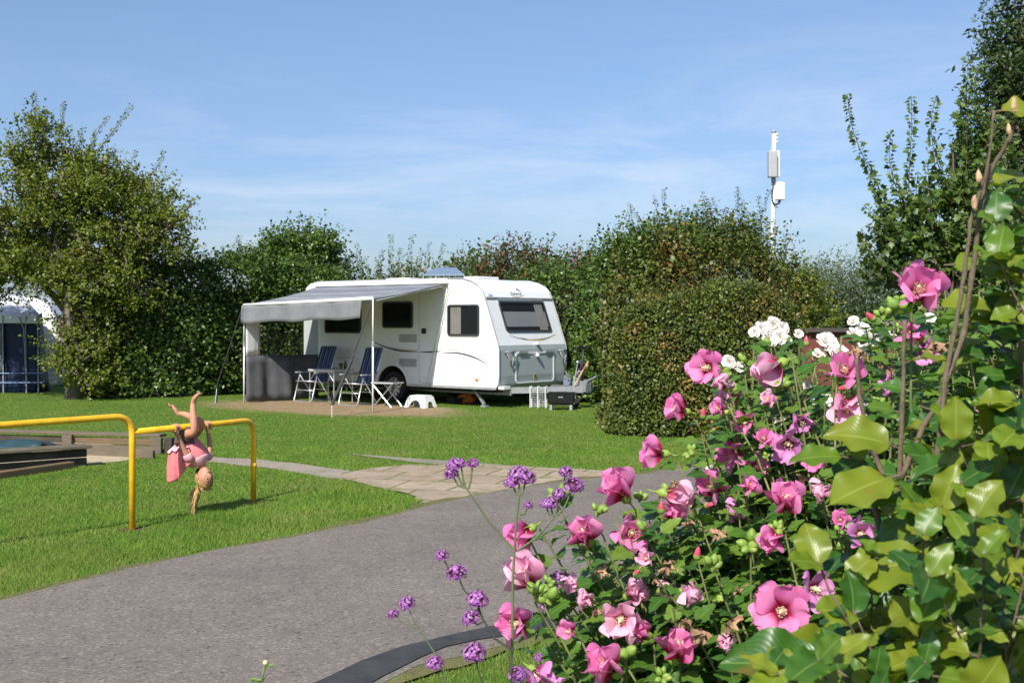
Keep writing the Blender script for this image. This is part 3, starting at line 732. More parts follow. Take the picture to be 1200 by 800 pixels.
M_ROOM=simple('dark_interior',(.012,.012,.013),.9)  # black sheet behind the panes, standing in for the unlit room

van=thing('caravan','white touring caravan with silver front, parked on the lawn beneath its awning','caravan',C0,RZ)
XW=sidex(460); WZ=.325
LEN=-sidex(355.5)
ROOFZ=2.53; SK=.36
def arc(cx,cz,r,a0,a1,n): return [(cx+r*math.cos(a0+(a1-a0)*i/n),cz+r*math.sin(a0+(a1-a0)*i/n)) for i in range(n+1)]
front=[(-.10,SK),(-.02,.46),(.0,.62),(.0,1.12),(-.015,1.21),(-.055,1.31),(-.20,1.72),(-.355,2.13),(-.42,2.27),(-.53,2.38),(-.70,2.46),(-.95,ROOFZ-.01),(-1.3,ROOFZ)]
back=[(-LEN+.45,ROOFZ),(-LEN+.22,ROOFZ-.03),(-LEN+.08,ROOFZ-.12),(-LEN+.02,ROOFZ-.30),(-LEN,1.7),(-LEN,SK+.1),(-LEN+.05,SK)]
wx=XW
archp=arc(wx,WZ+.02,.41,math.pi-.08,.08,14)
poly=front+back+[(wx-.42,SK)]+archp[0:]+[(wx+.42,SK)]
poly=[p for i,p in enumerate(poly)]
mb=MB(); n=len(poly); Wd=2.2
vs=[(x,0,z) for x,z in poly]+[(x,Wd,z) for x,z in poly]
mb.v=vs
nf=len(front)
for k in range(n):
    j=(k+1)%n
    mi=0
    if k<nf-1:
        zc=(poly[k][1]+poly[j][1])/2
        mi=2 if zc<1.25 else (1 if zc<2.13 else 0)
    if k>=nf+len(back)-1: mi=3
    mb.f.append((k,j,n+j,n+k)); mb.m.append(mi)
mb.f.append(tuple(range(n))[::-1]); mb.m.append(0); mb.f.append(tuple(range(n,2*n))); mb.m.append(0)
body=mb.build('body',[M_WHITE,M_SILV,M_GREYP,M_DKUND],van,flip=True,bevel=.035)
# edge rails running round the near side, and the front crease
mb=MB(); 
mb.tube([(x+.004,-.004,z) for x,z in front],.013,6); 
mb.tube([(x,-.004,z+.004) for x,z in [(-1.3,ROOFZ),(-LEN+.45,ROOFZ)]],.012,6)
mb.build('corner_rail',M_TRIMG,van)
mb=MB(); mb.tube([(x+.004,Wd+.004,z) for x,z in front],.013,6); mb.build('corner_rail',M_TRIMG,van)
mb=MB(); mb.beam((-.345,.02,2.135),(-.345,Wd-.02,2.135),.03,.035); mb.build('front_rail',M_TRIMG,van)
mb=MB(); mb.beam((-LEN+.1,-.012,SK+.02),(wx-.43,-.012,SK+.02),.03,.05); mb.beam((wx+.43,-.012,SK+.02),(-.10,-.012,SK+.02),.03,.05); mb.build('skirt_rail',M_ALU,van)
# windows
def rrect(x0,x1,z0,z1,r=.05,n=4):
    o=[]
    for cx,cz,a in ((x1-r,z1-r,0),(x0+r,z1-r,90),(x0+r,z0+r,180),(x1-r,z0+r,270)):
        for i in range(n+1):
            t=R(a+90*i/n); o.append((cx+r*math.cos(t),cz+r*math.sin(t)))
    return o
def ringprism(mb,po,pi,y0,y1,mi=0,M=None):
    n=len(po); T=(lambda u,v,y:(u,y,v)) if M is None else M
    vs=[T(u,v,y0) for u,v in po]+[T(u,v,y0) for u,v in pi]+[T(u,v,y1) for u,v in po]+[T(u,v,y1) for u,v in pi]
    fs=[]
    for k in range(n):
        j=(k+1)%n
        fs+=[(k,j,n+j,n+k),(2*n+k,2*n+j,3*n+j,3*n+k),(k,j,2*n+j,2*n+k),(n+k,n+j,3*n+j,3*n+k)]
    mb.add(vs,fs,mi)
def window(x0,x1,z0,z1,curt=None,M=None,fw=.035,frame_mat=None,parent=van):
    T=(lambda u,v,y:(u,y,v)) if M is None else M
    po=rrect(x0,x1,z0,z1,.06); pi=rrect(x0+fw,x1-fw,z0+fw,z1-fw,.04)
    mb=MB(); ringprism(mb,po,pi,-.030,-.001,M=M); fr=mb.build('window',frame_mat or M_TRIM,parent)
    mb=MB(); q=[T(u,v,-.003) for u,v in pi]; mb.add(q,[tuple(range(len(q)))]); mb.build('interior',M_ROOM,fr)
    if curt:
        mb=MB(); cx0,cx1=curt
        def fn(a,b):
            u=cx0+(cx1-cx0)*a; v=z0+fw+(z1-z0-2*fw)*b
            return Vector(T(u,v,-.009+.004*math.sin(a*26)))
        mb.grid(fn,26,1); mb.build('curtain',M_CURT,fr,True)
    mb=MB(); q=[T(u,v,-.024) for u,v in rrect(x0+fw-.008,x1-fw+.008,z0+fw-.008,z1-fw+.008,.04)]; mb.add(q,[tuple(range(len(q)))]); mb.build('pane',M_GLASS,fr)
    return fr
x0,z1=side(525,357); x1,z0=side(562,393.5); window(x0,x1,z0,z1,(x0+.07,x0+.34))
x0,z1=side(449,354); x1,z0=side(484,384.5); window(x0,x1,z0,z1)
x0,z1=side(381.5,360); x1,z0=side(423.5,390.5); window(x0,x1,z0,z1)
# front window lies on the sloping face between (-.055,1.31) and (-.355,2.13)
fa=Vector((-.055,0,1.31)); fb=Vector((-.355,0,2.13)); fd=(fb-fa).normalized(); fn_=Vector((fd.z,0,-fd.x))
def FM(u,v,y):   # u across (world local y), v up the slope, y = -height off the face
    p=fa+fd*v+Vector((0,u,0))+fn_*(-y); return (p.x,p.y,p.z)
window(.36,1.84,.165,.80,(1.48,1.76),M=FM,fw=.03)
mb=MB(); mb.beam(FM(.36,.825,-.02),FM(1.84,.825,-.02),.03,.02); mb.build('window_hinge',M_ALU,van)
# door outline, handle, vents
def outline(x0,x1,z0,z1,mat,name,w=.008,r=.08,M=None,y=-.004):
    po=rrect(x0,x1,z0,z1,r); pi=rrect(x0+w,x1-w,z0+w,z1-w,max(.01,r-w)); mb=MB(); ringprism(mb,po,pi,y,y+.003,M=M); return mb.build(name,mat,van)
M_SEAM=simple('seam_grey',(.38,.39,.40),.6)
dx0=sidex(491); dx1=sidex(518.5); dr=outline(dx0,dx1,.43,2.34,M_SEAM,'door')
x0,z1=side(494.5,384.5); x1,z0=side(499.5,391); mb=MB(); mb.prism(rrect(x0,x1,z0,z1,.03),-.02,-.001); o=mb.build('handle',M_BLACK,dr)
def grille(a,b):
    x0,z1=side(*a); x1,z0=side(*b); 
    mb=MB(); mb.prism(rrect(x0,x1,z0,z1,.02),-.010,-.001)
    k=5
    for i in range(k):
        z=z0+(z1-z0)*(i+.5)/k; mb.box(((x0+x1)/2,-.014,z),(x1-x0-.05,.008,.016))
    mb.build('vent_grille',simple('vent_grey',(.42,.43,.42),.6) ,van)
grille((468,391.5),(488.5,401)); grille((468,420),(488.5,430))
x0,z1=side(392,419); x1,z0=side(421,437); outline(x0,x1,z0,z1,M_SEAM,'service_hatch',.008,.03)
# wheel
wa=MB(); po=arc(wx,WZ+.02,.49,math.pi-.05,.05,18); pi=arc(wx,WZ+.02,.42,math.pi-.05,.05,18)
vs=[(x,-.02,z) for x,z in po]+[(x,-.02,z) for x,z in pi]+[(x,.0,z) for x,z in po]+[(x,.0,z) for x,z in pi]; q=19
fs=[]
for k in range(18): fs+=[(k,k+1,q+k+1,q+k),(k,k+1,2*q+k+1,2*q+k),(q+k,q+k+1,3*q+k+1,3*q+k)]
wa.add(vs,fs); wa.build('wheel_arch',M_WHITE,van)
for yy,sg in ((.12,-1),(Wd-.12,1)):
    wm=MB(); rot=Matrix.Rotation(R(90),4,'X')
    prof=[(.20,-.09),(.30,-.095),(.32,-.07),(.325,0),(.32,.07),(.30,.095),(.20,.09),(.20,-.09)]
    wm.lathe(prof,28,(wx,yy,WZ),rot); wh=wm.build('wheel',M_RUBBER,van,True)
    wm=MB(); wm.lathe([(.0,.075),(.05,.075),(.07,.05),(.17,.045),(.20,.08),(.205,.07),(.205,-.07)],28,(wx,yy,WZ),rot if sg<0 else Matrix.Rotation(R(-90),4,'X'))
    rim=wm.build('rim',M_GALV,wh,True)
    wm=MB()
    for k in range(10):
        a=k*math.pi/5; wm.beam((wx+.06*math.cos(a),yy+sg*.078,WZ+.06*math.sin(a)),(wx+.185*math.cos(a),yy+sg*.066,WZ+.185*math.sin(a)),.02,.035)
    wm.build('spokes',M_ALU,rim)
# swoosh lines on the side
def swoosh(pts,w,mat,name,y=-.004,nn=24,conv=side):
    P=[conv(*p) for p in pts]; mb=MB(); m=len(P)
    def cat(t):
        f=t*(m-1); i=min(m-2,int(f)); u=f-i; p0=P[max(i-1,0)];p1=P[i];p2=P[i+1];p3=P[min(i+2,m-1)]
        return [.5*((2*b)+(-a+c)*u+(2*a-5*b+4*c-d)*u*u+(-a+3*b-3*c+d)*u**3) for a,b,c,d in zip(p0,p1,p2,p3)]
    vs=[]
    for i in range(nn+1):
        t=i/nn; x,z=cat(t); h=w*(.25+.75*math.sin(math.pi*min(1,t*1.0)))/2
        vs+=[(x,y,z-h),(x,y,z+h)]
    mb.add(vs,[(2*i,2*i+2,2*i+3,2*i+1) for i in range(nn)])
    return mb
swoosh([(437,400),(448,405),(462,409.5),(476,411.5),(490,412)],.035,M_NAVY,'').build('side_stripe',M_NAVY,van)
swoosh([(456,406),(470,409.3),(489,410.6)],.022,M_GOLD,'',y=-.0065).build('side_stripe',M_GOLD,van)
swoosh([(492,412.4),(505,412.2),(517,411.3)],.03,M_NAVY,'').build('side_stripe',M_NAVY,van)
swoosh([(519,410.7),(528,410.2),(540,411.5)],.02,M_SEAM,'').build('side_stripe',M_SEAM,van)
swoosh([(519,413.7),(533,413.2),(548,416),(561,421),(572,427.5)],.032,M_NAVY,'').build('side_stripe',M_NAVY,van)
x,z=side(559,444.8); mb=MB(); mb.ball((x,-.008,z),.05,10,sc=(1,.35,.6)); mb.build('marker_light',M_ORANGE,van,True)
x,z=side(563,447); 
# small sticker on the side of the roof band
# ---- front face details
def FL(y,z,off=.0):  # point on lower vertical front face
    return (.0+off,y,z)
def LM(u,v,y): return (-y+.001,u,v)
mb=MB(); ringprism(mb,rrect(.50,1.78,.46,1.07,.07),rrect(.535,1.745,.495,1.035,.05),-.012,-.001,M=LM); hat=mb.build('front_hatch',M_SILV,van)
for a,b in ((.58,.86),(1.46,1.74)):
    mb=MB(); mb.box((.022,(a+b)/2,1.075),(.025,b-a,.045)); mb.build('hinge',M_TRIMG,hat)
mb=MB(); mb.box((.010,1.12,.565),(.014,.07,.12)); mb.build('hatch_lock',simple('ochre_lock',(.25,.21,.05),.4),hat)
mb=MB(); mb.box((.014,1.12,.59),(.014,.03,.03)); mb.build('keyhole',M_BLACK,hat)
for y,z in ((1.20,1.235),(1.18,1.00)):
    mb=MB(); mb.ball((.035 if z<1.2 else .015,y,z),.042,10,sc=(1.1,1,1)); mb.build('knob',M_WPLA,van,True)
for y in (.26,2.0):
    mb=MB(); mb.tube([(-.0,y-.09,1.07),(.06,y-.11,1.085),(.075,y,1.09),(.06,y+.13,1.085),(.0,y+.12,1.07)],.017,8)
    mb.tube([(.06,y-.10,1.08),(.05,y+.02,.90),(.03,y+.09,.78),(.05,y+.11,.9),(.06,y+.13,1.08)],.012,6); mb.build('grab_handle',M_TRIMG,van,True)
# curved double line under the front window, on the slope and rounding
def arcline(u0,u1,v,sag,w,mat,off):
    mb=MB(); vs=[]; nn=24
    for i in range(nn+1):
        t=i/nn; u=u0+(u1-u0)*t; vv=v-sag*(1-(2*t-1)**2); h=w*(.2+.8*math.sin(math.pi*t))/2
        vs+=[FM(u,vv-h,-off),FM(u,vv+h,-off)]
    mb.add(vs,[(2*i,2*i+2,2*i+3,2*i+1) for i in range(nn)]); mb.build('front_stripe',mat,van)
arcline(.42,1.95,.10,.105,.022,M_NAVY,.004); arcline(.75,1.80,.065,.085,.018,M_GOLD,.006)
# lettering and swallow mark on the front, above the rail
txt=bpy.data.curves.new('lettering','FONT'); txt.body='Südwind'; txt.size=.105; txt.extrude=.001; txt.align_x='CENTER'; txt.shear=.25; txt.materials.append(M_INK)
_t=bpy.data.objects.new('tmp',txt); COL.objects.link(_t); bpy.context.view_layer.update(); _m=bpy.data.meshes.new_from_object(_t.evaluated_get(bpy.context.evaluated_depsgraph_get())); bpy.data.objects.remove(_t)
to=bpy.data.objects.new('lettering',_m); link(to,van)
# local upper slope from (-.355,2.13) to (-.42,2.27)
sa=Vector((-.355,0,2.13)); sb=Vector((-.42,0,2.27)); sc2=Vector((-.53,0,2.38)); sdv=(sb-sa).normalized(); snv=Vector((sdv.z,0,-sdv.x))
Mx=Matrix((( 0,sdv.x,snv.x,0),(1,sdv.y,snv.y,0),(0,sdv.z,snv.z,0),(0,0,0,1)))
pos=sa+sdv*.075+Vector((0,1.02,0))+snv*.006
to.matrix_local=Matrix.Translation(pos)@Mx
def SM(u,v,h=.006):
    p=(sa+sdv*v if v<.155 else sb+(sc2-sb).normalized()*(v-.155))+Vector((0,u,0))+snv*h; return tuple(p)
mb=MB(); mb.add([SM(1.10,.235,.012),SM(1.17,.25,.012),SM(1.19,.20,.012),SM(1.235,.145,.012),SM(1.17,.185,.012),SM(1.13,.20,.012)],[(0,1,2,5),(2,3,4,5)]); mb.build('bird_mark',M_INK,van)
mb=MB(); vs=[]
for i in range(13):
    t=i/12; u=.86+.42*t; v=.055-.03*math.sin(math.pi*t)+ .03*t; vs+=[SM(u,v-.006),SM(u,v+.006)]
mb.add(vs,[(2*i,2*i+2,2*i+3,2*i+1) for i in range(12)]); mb.build('logo_line',M_GOLD,van)
mb=MB(); mb.prism(rrect(.13,.26,.045,.085,.01),.0,.001); 
mb.v=[SM(v[0],v[2]+0.0,.008+v[1]) for v in mb.v]; mb.build('sticker',simple('sticker_blue',(.42,.46,.66),.5),van)
# roof things
mb=MB(); mb.prism(rrect(-3.75,-3.05,ROOFZ-.01,ROOFZ+.07,.03),.75,1.35); mb.build('roof_light',M_WPLA,van)
mb=MB(); mb.prism(rrect(-1.55,-.98,ROOFZ-.01,ROOFZ+.05,.02),.55,1.2); mb.build('roof_hatch',M_WPLA,van)
Mp,nt,out=blank('solar_cells'); v=coords(nt); b=nt.new('ShaderNodeTexBrick'); nt.to(v,b.inputs['Vector']); b.offset=0; b.inputs['Scale'].default_value=7; b.inputs['Brick Width'].default_value=1; b.inputs['Row Height'].default_value=1; b.inputs['Mortar Size'].default_value=.03
b.inputs['Color1'].default_value=(.17,.22,.28,1); b.inputs['Color2'].default_value=(.18,.23,.29,1); b.inputs['Mortar'].default_value=(.18,.24,.32,1); princ(nt,out,b.outputs[0],.22,.0,None,.8)
ppl=[to_local(at(px,py,Z)) for px,py,Z in ((496,323.0,24.3),(544,323.0,24.0),(534,315,25.0),(511,315.3,25.1))]
mb=MB(); up=Vector((0,0,.03)); mb.add([p for p in ppl]+[p+up for p in ppl],[(0,3,2,1),(4,5,6,7),(0,1,5,4),(1,2,6,5),(2,3,7,6),(3,0,4,7)])
sp_=mb.build('solar_panel',Mp,van)
for p in ppl:
    q=Vector(p); q.z=ROOFZ-.005; mb=MB(); mb.tube([q,p],.012,6); mb.build('bracket',M_ALU,sp_)
# chassis
mb=MB()
for y in (.45,1.75):
    mb.beam((-LEN+.3,y,.30),(-.05,y,.30),.05,.14)
    mb.beam((-.05,y,.33),(1.25,1.1+(.06 if y>1 else -.06),.37),.06,.12)
mb.beam((wx,.1,WZ),(wx,2.1,WZ),.09,.09); mb.box((1.22,1.1,.38),(.2,.18,.12))
mb.build('chassis',M_GALV,van)
mb=MB(); mb.box((-2.4,1.1,.30),(4.3,2.0,.02)); mb.build('floor_pan',M_DKUND,van)
for x in (-.55,-LEN+.7):
    mb=MB(); mb.beam((x-.25,.22,.34),(x+.05,.16,.05),.045,.045); mb.box((x+.06,.16,.02),(.12,.12,.035)); mb.build('corner_steady',M_ALU,van)
mb=MB(); mb.tube([(1.05,1.02,.05),(1.05,1.02,.62)],.028,8); mb.tube([(1.05,1.02,.60),(1.15,1.02,.72),(1.22,1.02,.70)],.012,6); jw=mb.build('jockey_wheel',M_ALU,van)
mb=MB(); mb.lathe([(.02,-.035),(.09,-.035),(.10,0),(.09,.035),(.02,.035)],16,(1.05,1.02,.10),Matrix.Rotation(R(90),4,'X')); mb.build('tyre',M_RUBBER,jw)
mb=MB(); mb.box((1.15,1.1,.48),(.34,.14,.09)); mb.tube([(1.20,1.1,.5),(1.42,1.1,.58),(1.50,1.1,.62)],.022,8); mb.build('hitch',M_GALV,van,bevel=.01)
mb=MB(); mb.box((.05,.10,.40),(.14,.2,.06)); mb.build('side_lamp',M_WPLA,van)

# ------------------------------------------------------------------ awning
def fabric(name,c1,c2,rough=.85,transl=.15,scale=5,bands=None):
    m,nt,out=blank(name); v=coords(nt)
    c=ramp(nt,noise(nt,scale,4,v),[(.3,c1),(.7,c2)])
    if bands:
        uv=coords(nt,'UV'); sp=nt.new('ShaderNodeSeparateXYZ'); nt.to(uv,sp.inputs[0])
        stops=[(0,(1,1,1))]+[(a_,tuple(.62*q+.38*(.72,.73,.75)[i] for i,q in enumerate(b_))) for a_,b_ in bands]
        r=ramp(nt,sp.outputs[1],stops,'CONSTANT'); c=mixc(nt,1.0,c,r,'MULTIPLY')
    p=princ(nt,None,c,rough,0,bump(nt,noise(nt,300,2,v),.1,.002),.2)
    t=nt.new('ShaderNodeBsdfTranslucent'); nt.to(c,t.inputs[0]); mx=nt.new('ShaderNodeMixShader'); mx.inputs[0].default_value=transl
    nt.to(p.outputs[0],mx.inputs[1]); nt.to(t.outputs[0],mx.inputs[2]); nt.to(mx.outputs[0],out.inputs[0]); return m
L_,D_K=(1,1,1),(.50,.52,.58)
bands=[]; pos_=0
for i,(w_,c_) in enumerate([(.05,(.95,.95,.95)),(.09,(.42,.44,.52)),(.05,(.62,.64,.72)),(.03,(1,1,1)),(.10,(.50,.52,.60)),(.06,(.66,.68,.74)),(.04,(1.05,1.05,1.05)),(.08,(.70,.72,.76)),(.10,(.48,.50,.58)),(.05,(.9,.9,.93)),(.07,(.6,.62,.7)),(.12,(.40,.42,.50)),(.16,(.62,.64,.70))]):
    bands.append((min(.99,pos_+.001),c_)); pos_+=w_
M_CANOPY=fabric('canopy_fabric',(.34,.35,.365),(.38,.39,.405),bands=bands)
M_VAL=fabric('valance_fabric',(.19,.19,.20),(.23,.23,.24),transl=.15)
M_GFAB=fabric('grey_side_fabric',(.085,.088,.096),(.125,.13,.138),.6,.08)
M_WFAB=fabric('white_side_fabric',(.72,.73,.74),(.78,.79,.80),.7,.2)
AX1=sidex(524); AX0=sidex(374); AOUT=-2.2; AZW=2.42
PR=gr(437,483.5); PLf=gr(286,471.5)
pr=to_local(PR); pl=to_local(PLf)
zr=EYE-(349.5-H0)/F*PR.y; zl=EYE-(357.5-H0)/F*PLf.y
aw=thing('awning','grey striped roll-out awning with two white poles on the near side of the caravan','awning',C0,RZ)
A=Vector((AX0,-.06,AZW)); B=Vector((AX1,-.06,AZW)); Cc=Vector((pr.x,pr.y,zr)); Dd=Vector((pl.x,pl.y,zl))
mb=MB(); NU,NV=30,14; UVc=[]
def can(u,v):
    w_=A.lerp(B,u); o_=Dd.lerp(Cc,u); p=w_.lerp(o_,v); p.z-=.05*math.sin(math.pi*v)*(.6+.4*math.sin(u*math.pi))+.006*math.sin(u*22+v*5); return p
mb.grid(can,NU,NV); cn=mb.build('canopy',M_CANOPY,aw,True,flip=False,solid=.004)
uvl=cn.data.uv_layers.new(name='UVMap')
for lp in cn.data.loops:
    i,j=divmod(lp.vertex_index,NV+1); uvl.data[lp.index].uv=(i/NU,1-j/NV)
mb=MB(); mb.beam(A+Vector((-.05,.0,.05)),B+Vector((.05,.0,.05)),.11,.10); mb.build('cassette',M_WHITE,aw,bevel=.02)
mb=MB(); mb.tube([Dd,Cc],.035,10); mb.build('front_rail',M_WPLA,aw,True)
# valance hanging from the rail, with a short return at the left end
vt=(664/4+260, )
Ve=Dd.lerp(Cc,.925)
def val(u,v):
    p=Dd.lerp(Ve,u); n_=Vector((0,-1,0)); p=p+n_*(.05+.025*math.sin(u*31)+.02*math.sin(u*13+1))*(.3+.7*v); p.z=p.z-.01-v*(.36+.015*math.sin(u*17)); return p
mb=MB(); mb.grid(val,60,5); mb.build('valance',M_VAL,aw,True,flip=False,solid=.003)
def val2(u,v):
    p=Dd+Vector((-.02-.03*v,0,0)); p=p+Vector((0,-.05+.40*u,0))+Vector((.02*math.sin(u*8),0,0)); p.z=p.z+.02*u-.01-v*(.35-.03*u); return p
mb=MB(); mb.grid(val2,8,4); mb.build('valance_return',M_VAL,aw,True,flip=False,solid=.003)
for P_0,zz in ((pr,zr),(pl,zl)):
    mb=MB(); mb.tube([(P_0.x,P_0.y,.0),(P_0.x,P_0.y,zz*.62)],.017,8); mb.tube([(P_0.x,P_0.y,zz*.60),(P_0.x,P_0.y,zz)],.013,8); po_=mb.build('pole',M_WPLA,aw,True)
    mb=MB(); mb.lathe([(.0,-.04),(.024,-.04),(.024,.04),(.0,.04)],8,(P_0.x,P_0.y,zz*.60)); mb.build('pole_clamp',M_TRIMG,po_)
# folding arms beneath
for a,b in ((A+Vector((.3,0,-.05)),Dd+Vector((.15,.1,-.03))),(B+Vector((-.05,0,-.04)),Cc+Vector((-.02,.1,-.03)))):
    e=a.lerp(b,.5)+Vector((.0,0,.0)); mb=MB(); mb.tube([a,e,b],.016,6); mb.build('arm',M_ALU,aw)
# side pole that runs down the wall beside the shadow edge
s0=Vector((sidex(527.5),-.05,side(527.5,337)[1])); s1=Vector((sidex(503.5),-.05,.40))
mb=MB(); mb.tube([s0,s1],.010,6); mb.tube([s0+Vector((-.05,-.0,0)),s1+Vector((-.05,0,0))],.007,6); mb.build('side_cord',M_ALU,aw)
# guy straps
def strap(p,q,w,mat,name='guy_strap',sag=.0):
    p=to_local(p);q=to_local(q); mb=MB(); pts=[p.lerp(q,i/12)+Vector((0,0,-sag*math.sin(math.pi*i/12))) for i in range(13)]
    for a_,b_ in zip(pts,pts[1:]): mb.beam(a_,b_,w,w*.6)
    return mb.build(name,mat,aw)
M_STRAP=simple('strap_black',(.03,.03,.032),.8)
q=gr(389,489); top=PR+Vector((-.02,0,zr-.05)); mid=top.lerp(q,.52)
g1=strap(top,mid,.026,M_STRAP); g2_=strap(mid,q+Vector((0,0,.22)),.048,M_STRAP,'strap_ratchet')
strap(q+Vector((0,0,.22)),q,.010,M_WPLA,'tent_peg')
q=gr(254,471.5); top=PLf+Vector((-.05,0,zl-.1)); strap(top,q+Vector((0,0,.35)),.022,M_STRAP)
strap(q+Vector((0,0,.35)),q,.03,M_STRAP,'strap_ratchet'); strap(q+Vector((-.0,.02,.32)),gr(252,472.5),.012,M_ALU,'tent_peg')
# side panel at the left end: grey bottom, clear window with a white strip
def cloth(p,q,z0,z1,mat,name,fold=.03,n=26,k=19,z1b=None,th=.003,bellow=0.0):
    mb=MB()
    def fn(u,v):
        x=Vector(p).lerp(Vector(q),u); d=(Vector(q)-Vector(p)); nn=Vector((d.y,-d.x,0)).normalized()
        zt=z1+( (z1b-z1)*u if z1b is not None else 0)
        x=x+nn*(fold*(math.sin(u*k)+.5*math.sin(u*k*2.3+1))*(1-.6*v)+bellow*math.sin(math.pi*u)*(1-v)); x.z=z0+(zt-z0)*v; return x
    mb.grid(fn,n,6); return mb.build(name,mat,aw,True,flip=False,solid=th)
wl=Vector((AX0,-.03,0)); pl0=Vector((pl.x+.03,pl.y+.02,0))
cloth(pl0,wl,.02,.96,M_GFAB,'side_wall',.05,k=15,bellow=.08)
m_,nt,out=blank('clear_window_film'); tr=nt.new('ShaderNodeBsdfTransparent'); tr.inputs[0].default_value=(.55,.57,.58,1); gl=nt.new('ShaderNodeBsdfGlossy'); gl.inputs['Roughness'].default_value=.15
mx=nt.new('ShaderNodeMixShader'); mx.inputs[0].default_value=.05; nt.to(tr.outputs[0],mx.inputs[1]); nt.to(gl.outputs[0],mx.inputs[2]); nt.to(mx.outputs[0],out.inputs[0])
cloth(pl0.lerp(wl,.2),wl,.965,1.72,m_,'clear_window',.008,k=9,z1b=2.30,th=0)
cloth(pl0,pl0.lerp(wl,.19),.965,1.72,M_WFAB,'white_strip',.012,k=5,n=6,z1b=1.82)
# ------------------------------------------------------------------ camping things by the caravan
M_CHFAB_,nt,out=blank('striped_chair_fabric'); v=coords(nt); sp=nt.new('ShaderNodeSeparateXYZ'); nt.to(v,sp.inputs[0])
w1=math_(nt,'FRACT',math_(nt,'MULTIPLY',math_(nt,'ADD',sp.outputs[0],.24),8.4))
c=ramp(nt,w1,[(0,(.020,.032,.075)),(.42,(.020,.032,.075)),(.47,(.22,.27,.36)),(.56,(.22,.27,.36)),(.61,(.035,.055,.115)),(.92,(.035,.055,.115)),(.96,(.20,.24,.31))])
princ(nt,out,c,.85,0,None,.2)
def make_chair():
    t=thing('camping_chair','blue striped high-back folding camping chair at the left of the folding table','camping chair')
    mb=MB()   # front: -y
    for s in (-1,1): pass
    mb.tube([(-.27,-.12,.60),(-.27,-.28,.06),(-.25,-.30,.02),(-.20,-.30,.012),(.20,-.30,.012),(.25,-.30,.02),(.27,-.28,.06),(.27,-.12,.60)],.0125,8); mb.tube([(-.27,-.235,.25),(.27,-.235,.25)],.010,6)
    mb.build('front_leg',M_ALU,t,True)
    mb=MB(); mb.tube([(-.25,-.14,.56),(-.25,.26,.05),(-.22,.29,.012),(.22,.29,.012),(.25,.26,.05),(.25,-.14,.56)],.0125,8); mb.tube([(-.25,.1,.26),(.25,.1,.26)],.010,6); mb.build('rear_leg',M_ALU,t,True)
    mb=MB(); 
    for s in (-.24,.24): mb.tube([(s,-.26,.44),(s,.20,.40)],.012,8)
    mb.tube([(-.24,-.26,.44),(.24,-.26,.44)],.012,8); mb.build('seat_frame',M_ALU,t,True)
    mb=MB(); mb.tube([(-.24,.18,.38),(-.24,.34,.80),(-.24,.45,1.12),(-.20,.46,1.15),(.20,.46,1.15),(.24,.45,1.12),(.24,.34,.80),(.24,.18,.38)],.0125,8); mb.build('back_frame',M_ALU,t,True)
    mb=MB(); mb.grid(lambda u,v: Vector((-.235+.47*u,-.26+.46*v,.448-.05*v-.03*math.sin(math.pi*u)*math.sin(math.pi*v))),8,6); mb.build('seat',M_CHFAB_,t,True,solid=.012,flip=False)
    mb=MB(); mb.grid(lambda u,v: Vector((-.235+.47*u,.17+.285*v+.025*math.sin(math.pi*u),.40+.745*v)),8,10); mb.build('backrest',M_CHFAB_,t,True,solid=.016,flip=False)
    for s in (-1,1):
        mb=MB(); mb.prism([(s*.29-.03,-.22),(s*.29+.03,-.22),(s*.29+.035,.0),(s*.29+.025,.22),(s*.29-.025,.22),(s*.29-.035,.0)],.60,.625,'z'); mb.build('armrest',simple('armrest_grey',(.32,.33,.34),.5),t,bevel=.008)
        mb=MB(); mb.tube([(s*.27,.20,.60),(s*.25,.29,.66)],.009,6); mb.build('hinge',M_BLACK,t)
    return t
GRP='camping chairs under the awning'
ch=make_chair(); ch['group']=GRP
def face(dx,dy): return math.atan2(dx,-dy)      # chair front is -y
c2=copy_tree(ch)
ch.location=gr(367,470.5); ch.rotation_euler=(0,0,face(-.62,-.78))
c2.location=gr(420,474.5); c2.rotation_euler=(0,0,face(-.62,-.78)); c2['label']='blue striped high-back folding camping chair between the folding table and the caravan wheel'
# table
t=thing('folding_table','light folding camping table between the two blue chairs','table',gr(388,471),RZ)
mb=MB(); mb.prism(rrect(-.40,.40,-.30,.30,.04),.655,.685,'z'); mb.build('tabletop',simple('table_grey',(.50,.50,.50),.5),t,bevel=.005)
mb=MB(); 
for s in (-1,1): mb.beam((-.38,s*.28,.645),(.38,s*.28,.645),.02,.025)
mb.build('rail',M_ALU,t)
for x in (-1,1):
    for y in (-1,1):
        mb=MB(); mb.tube([(x*.36,y*.26,.65),(x*.36,y*.26,.0)],.013,6); l=mb.build('leg',M_ALU,t)
        mb=MB(); mb.tube([(x*.36,y*.26,.44),(x*.18,y*.26,.64)],.008,6); mb.build('brace',M_ALU,l)
tp=gr(396,471)
def on_table(px,Zoff=0): 
    return t.location+Vector(((px-388)/F*t.location.y,Zoff,.686))
b=thing('bottle','small dark green bottle standing on the folding camping table','bottle',on_table(404,.1))
mb=MB(); mb.lathe([(0,0),(.032,0),(.034,.01),(.034,.10),(.014,.15),(.012,.19),(0,.19)],12); mb.build('glass',simple('green_glass',(.02,.06,.02),.15),b,True)
mb=MB(); mb.lathe([(.0,.19),(.014,.19),(.014,.205),(0,.205)],10); mb.build('cap',M_WPLA,b,True)
b=thing('potted_plant','little green herb pot on the folding camping table','plant',on_table(399,.02))
mb=MB(); mb.lathe([(0,0),(.03,0),(.04,.06),(.036,.06),(0,.05)],12); mb.build('pot',simple('terracotta_pot',(.30,.13,.07),.8),b)
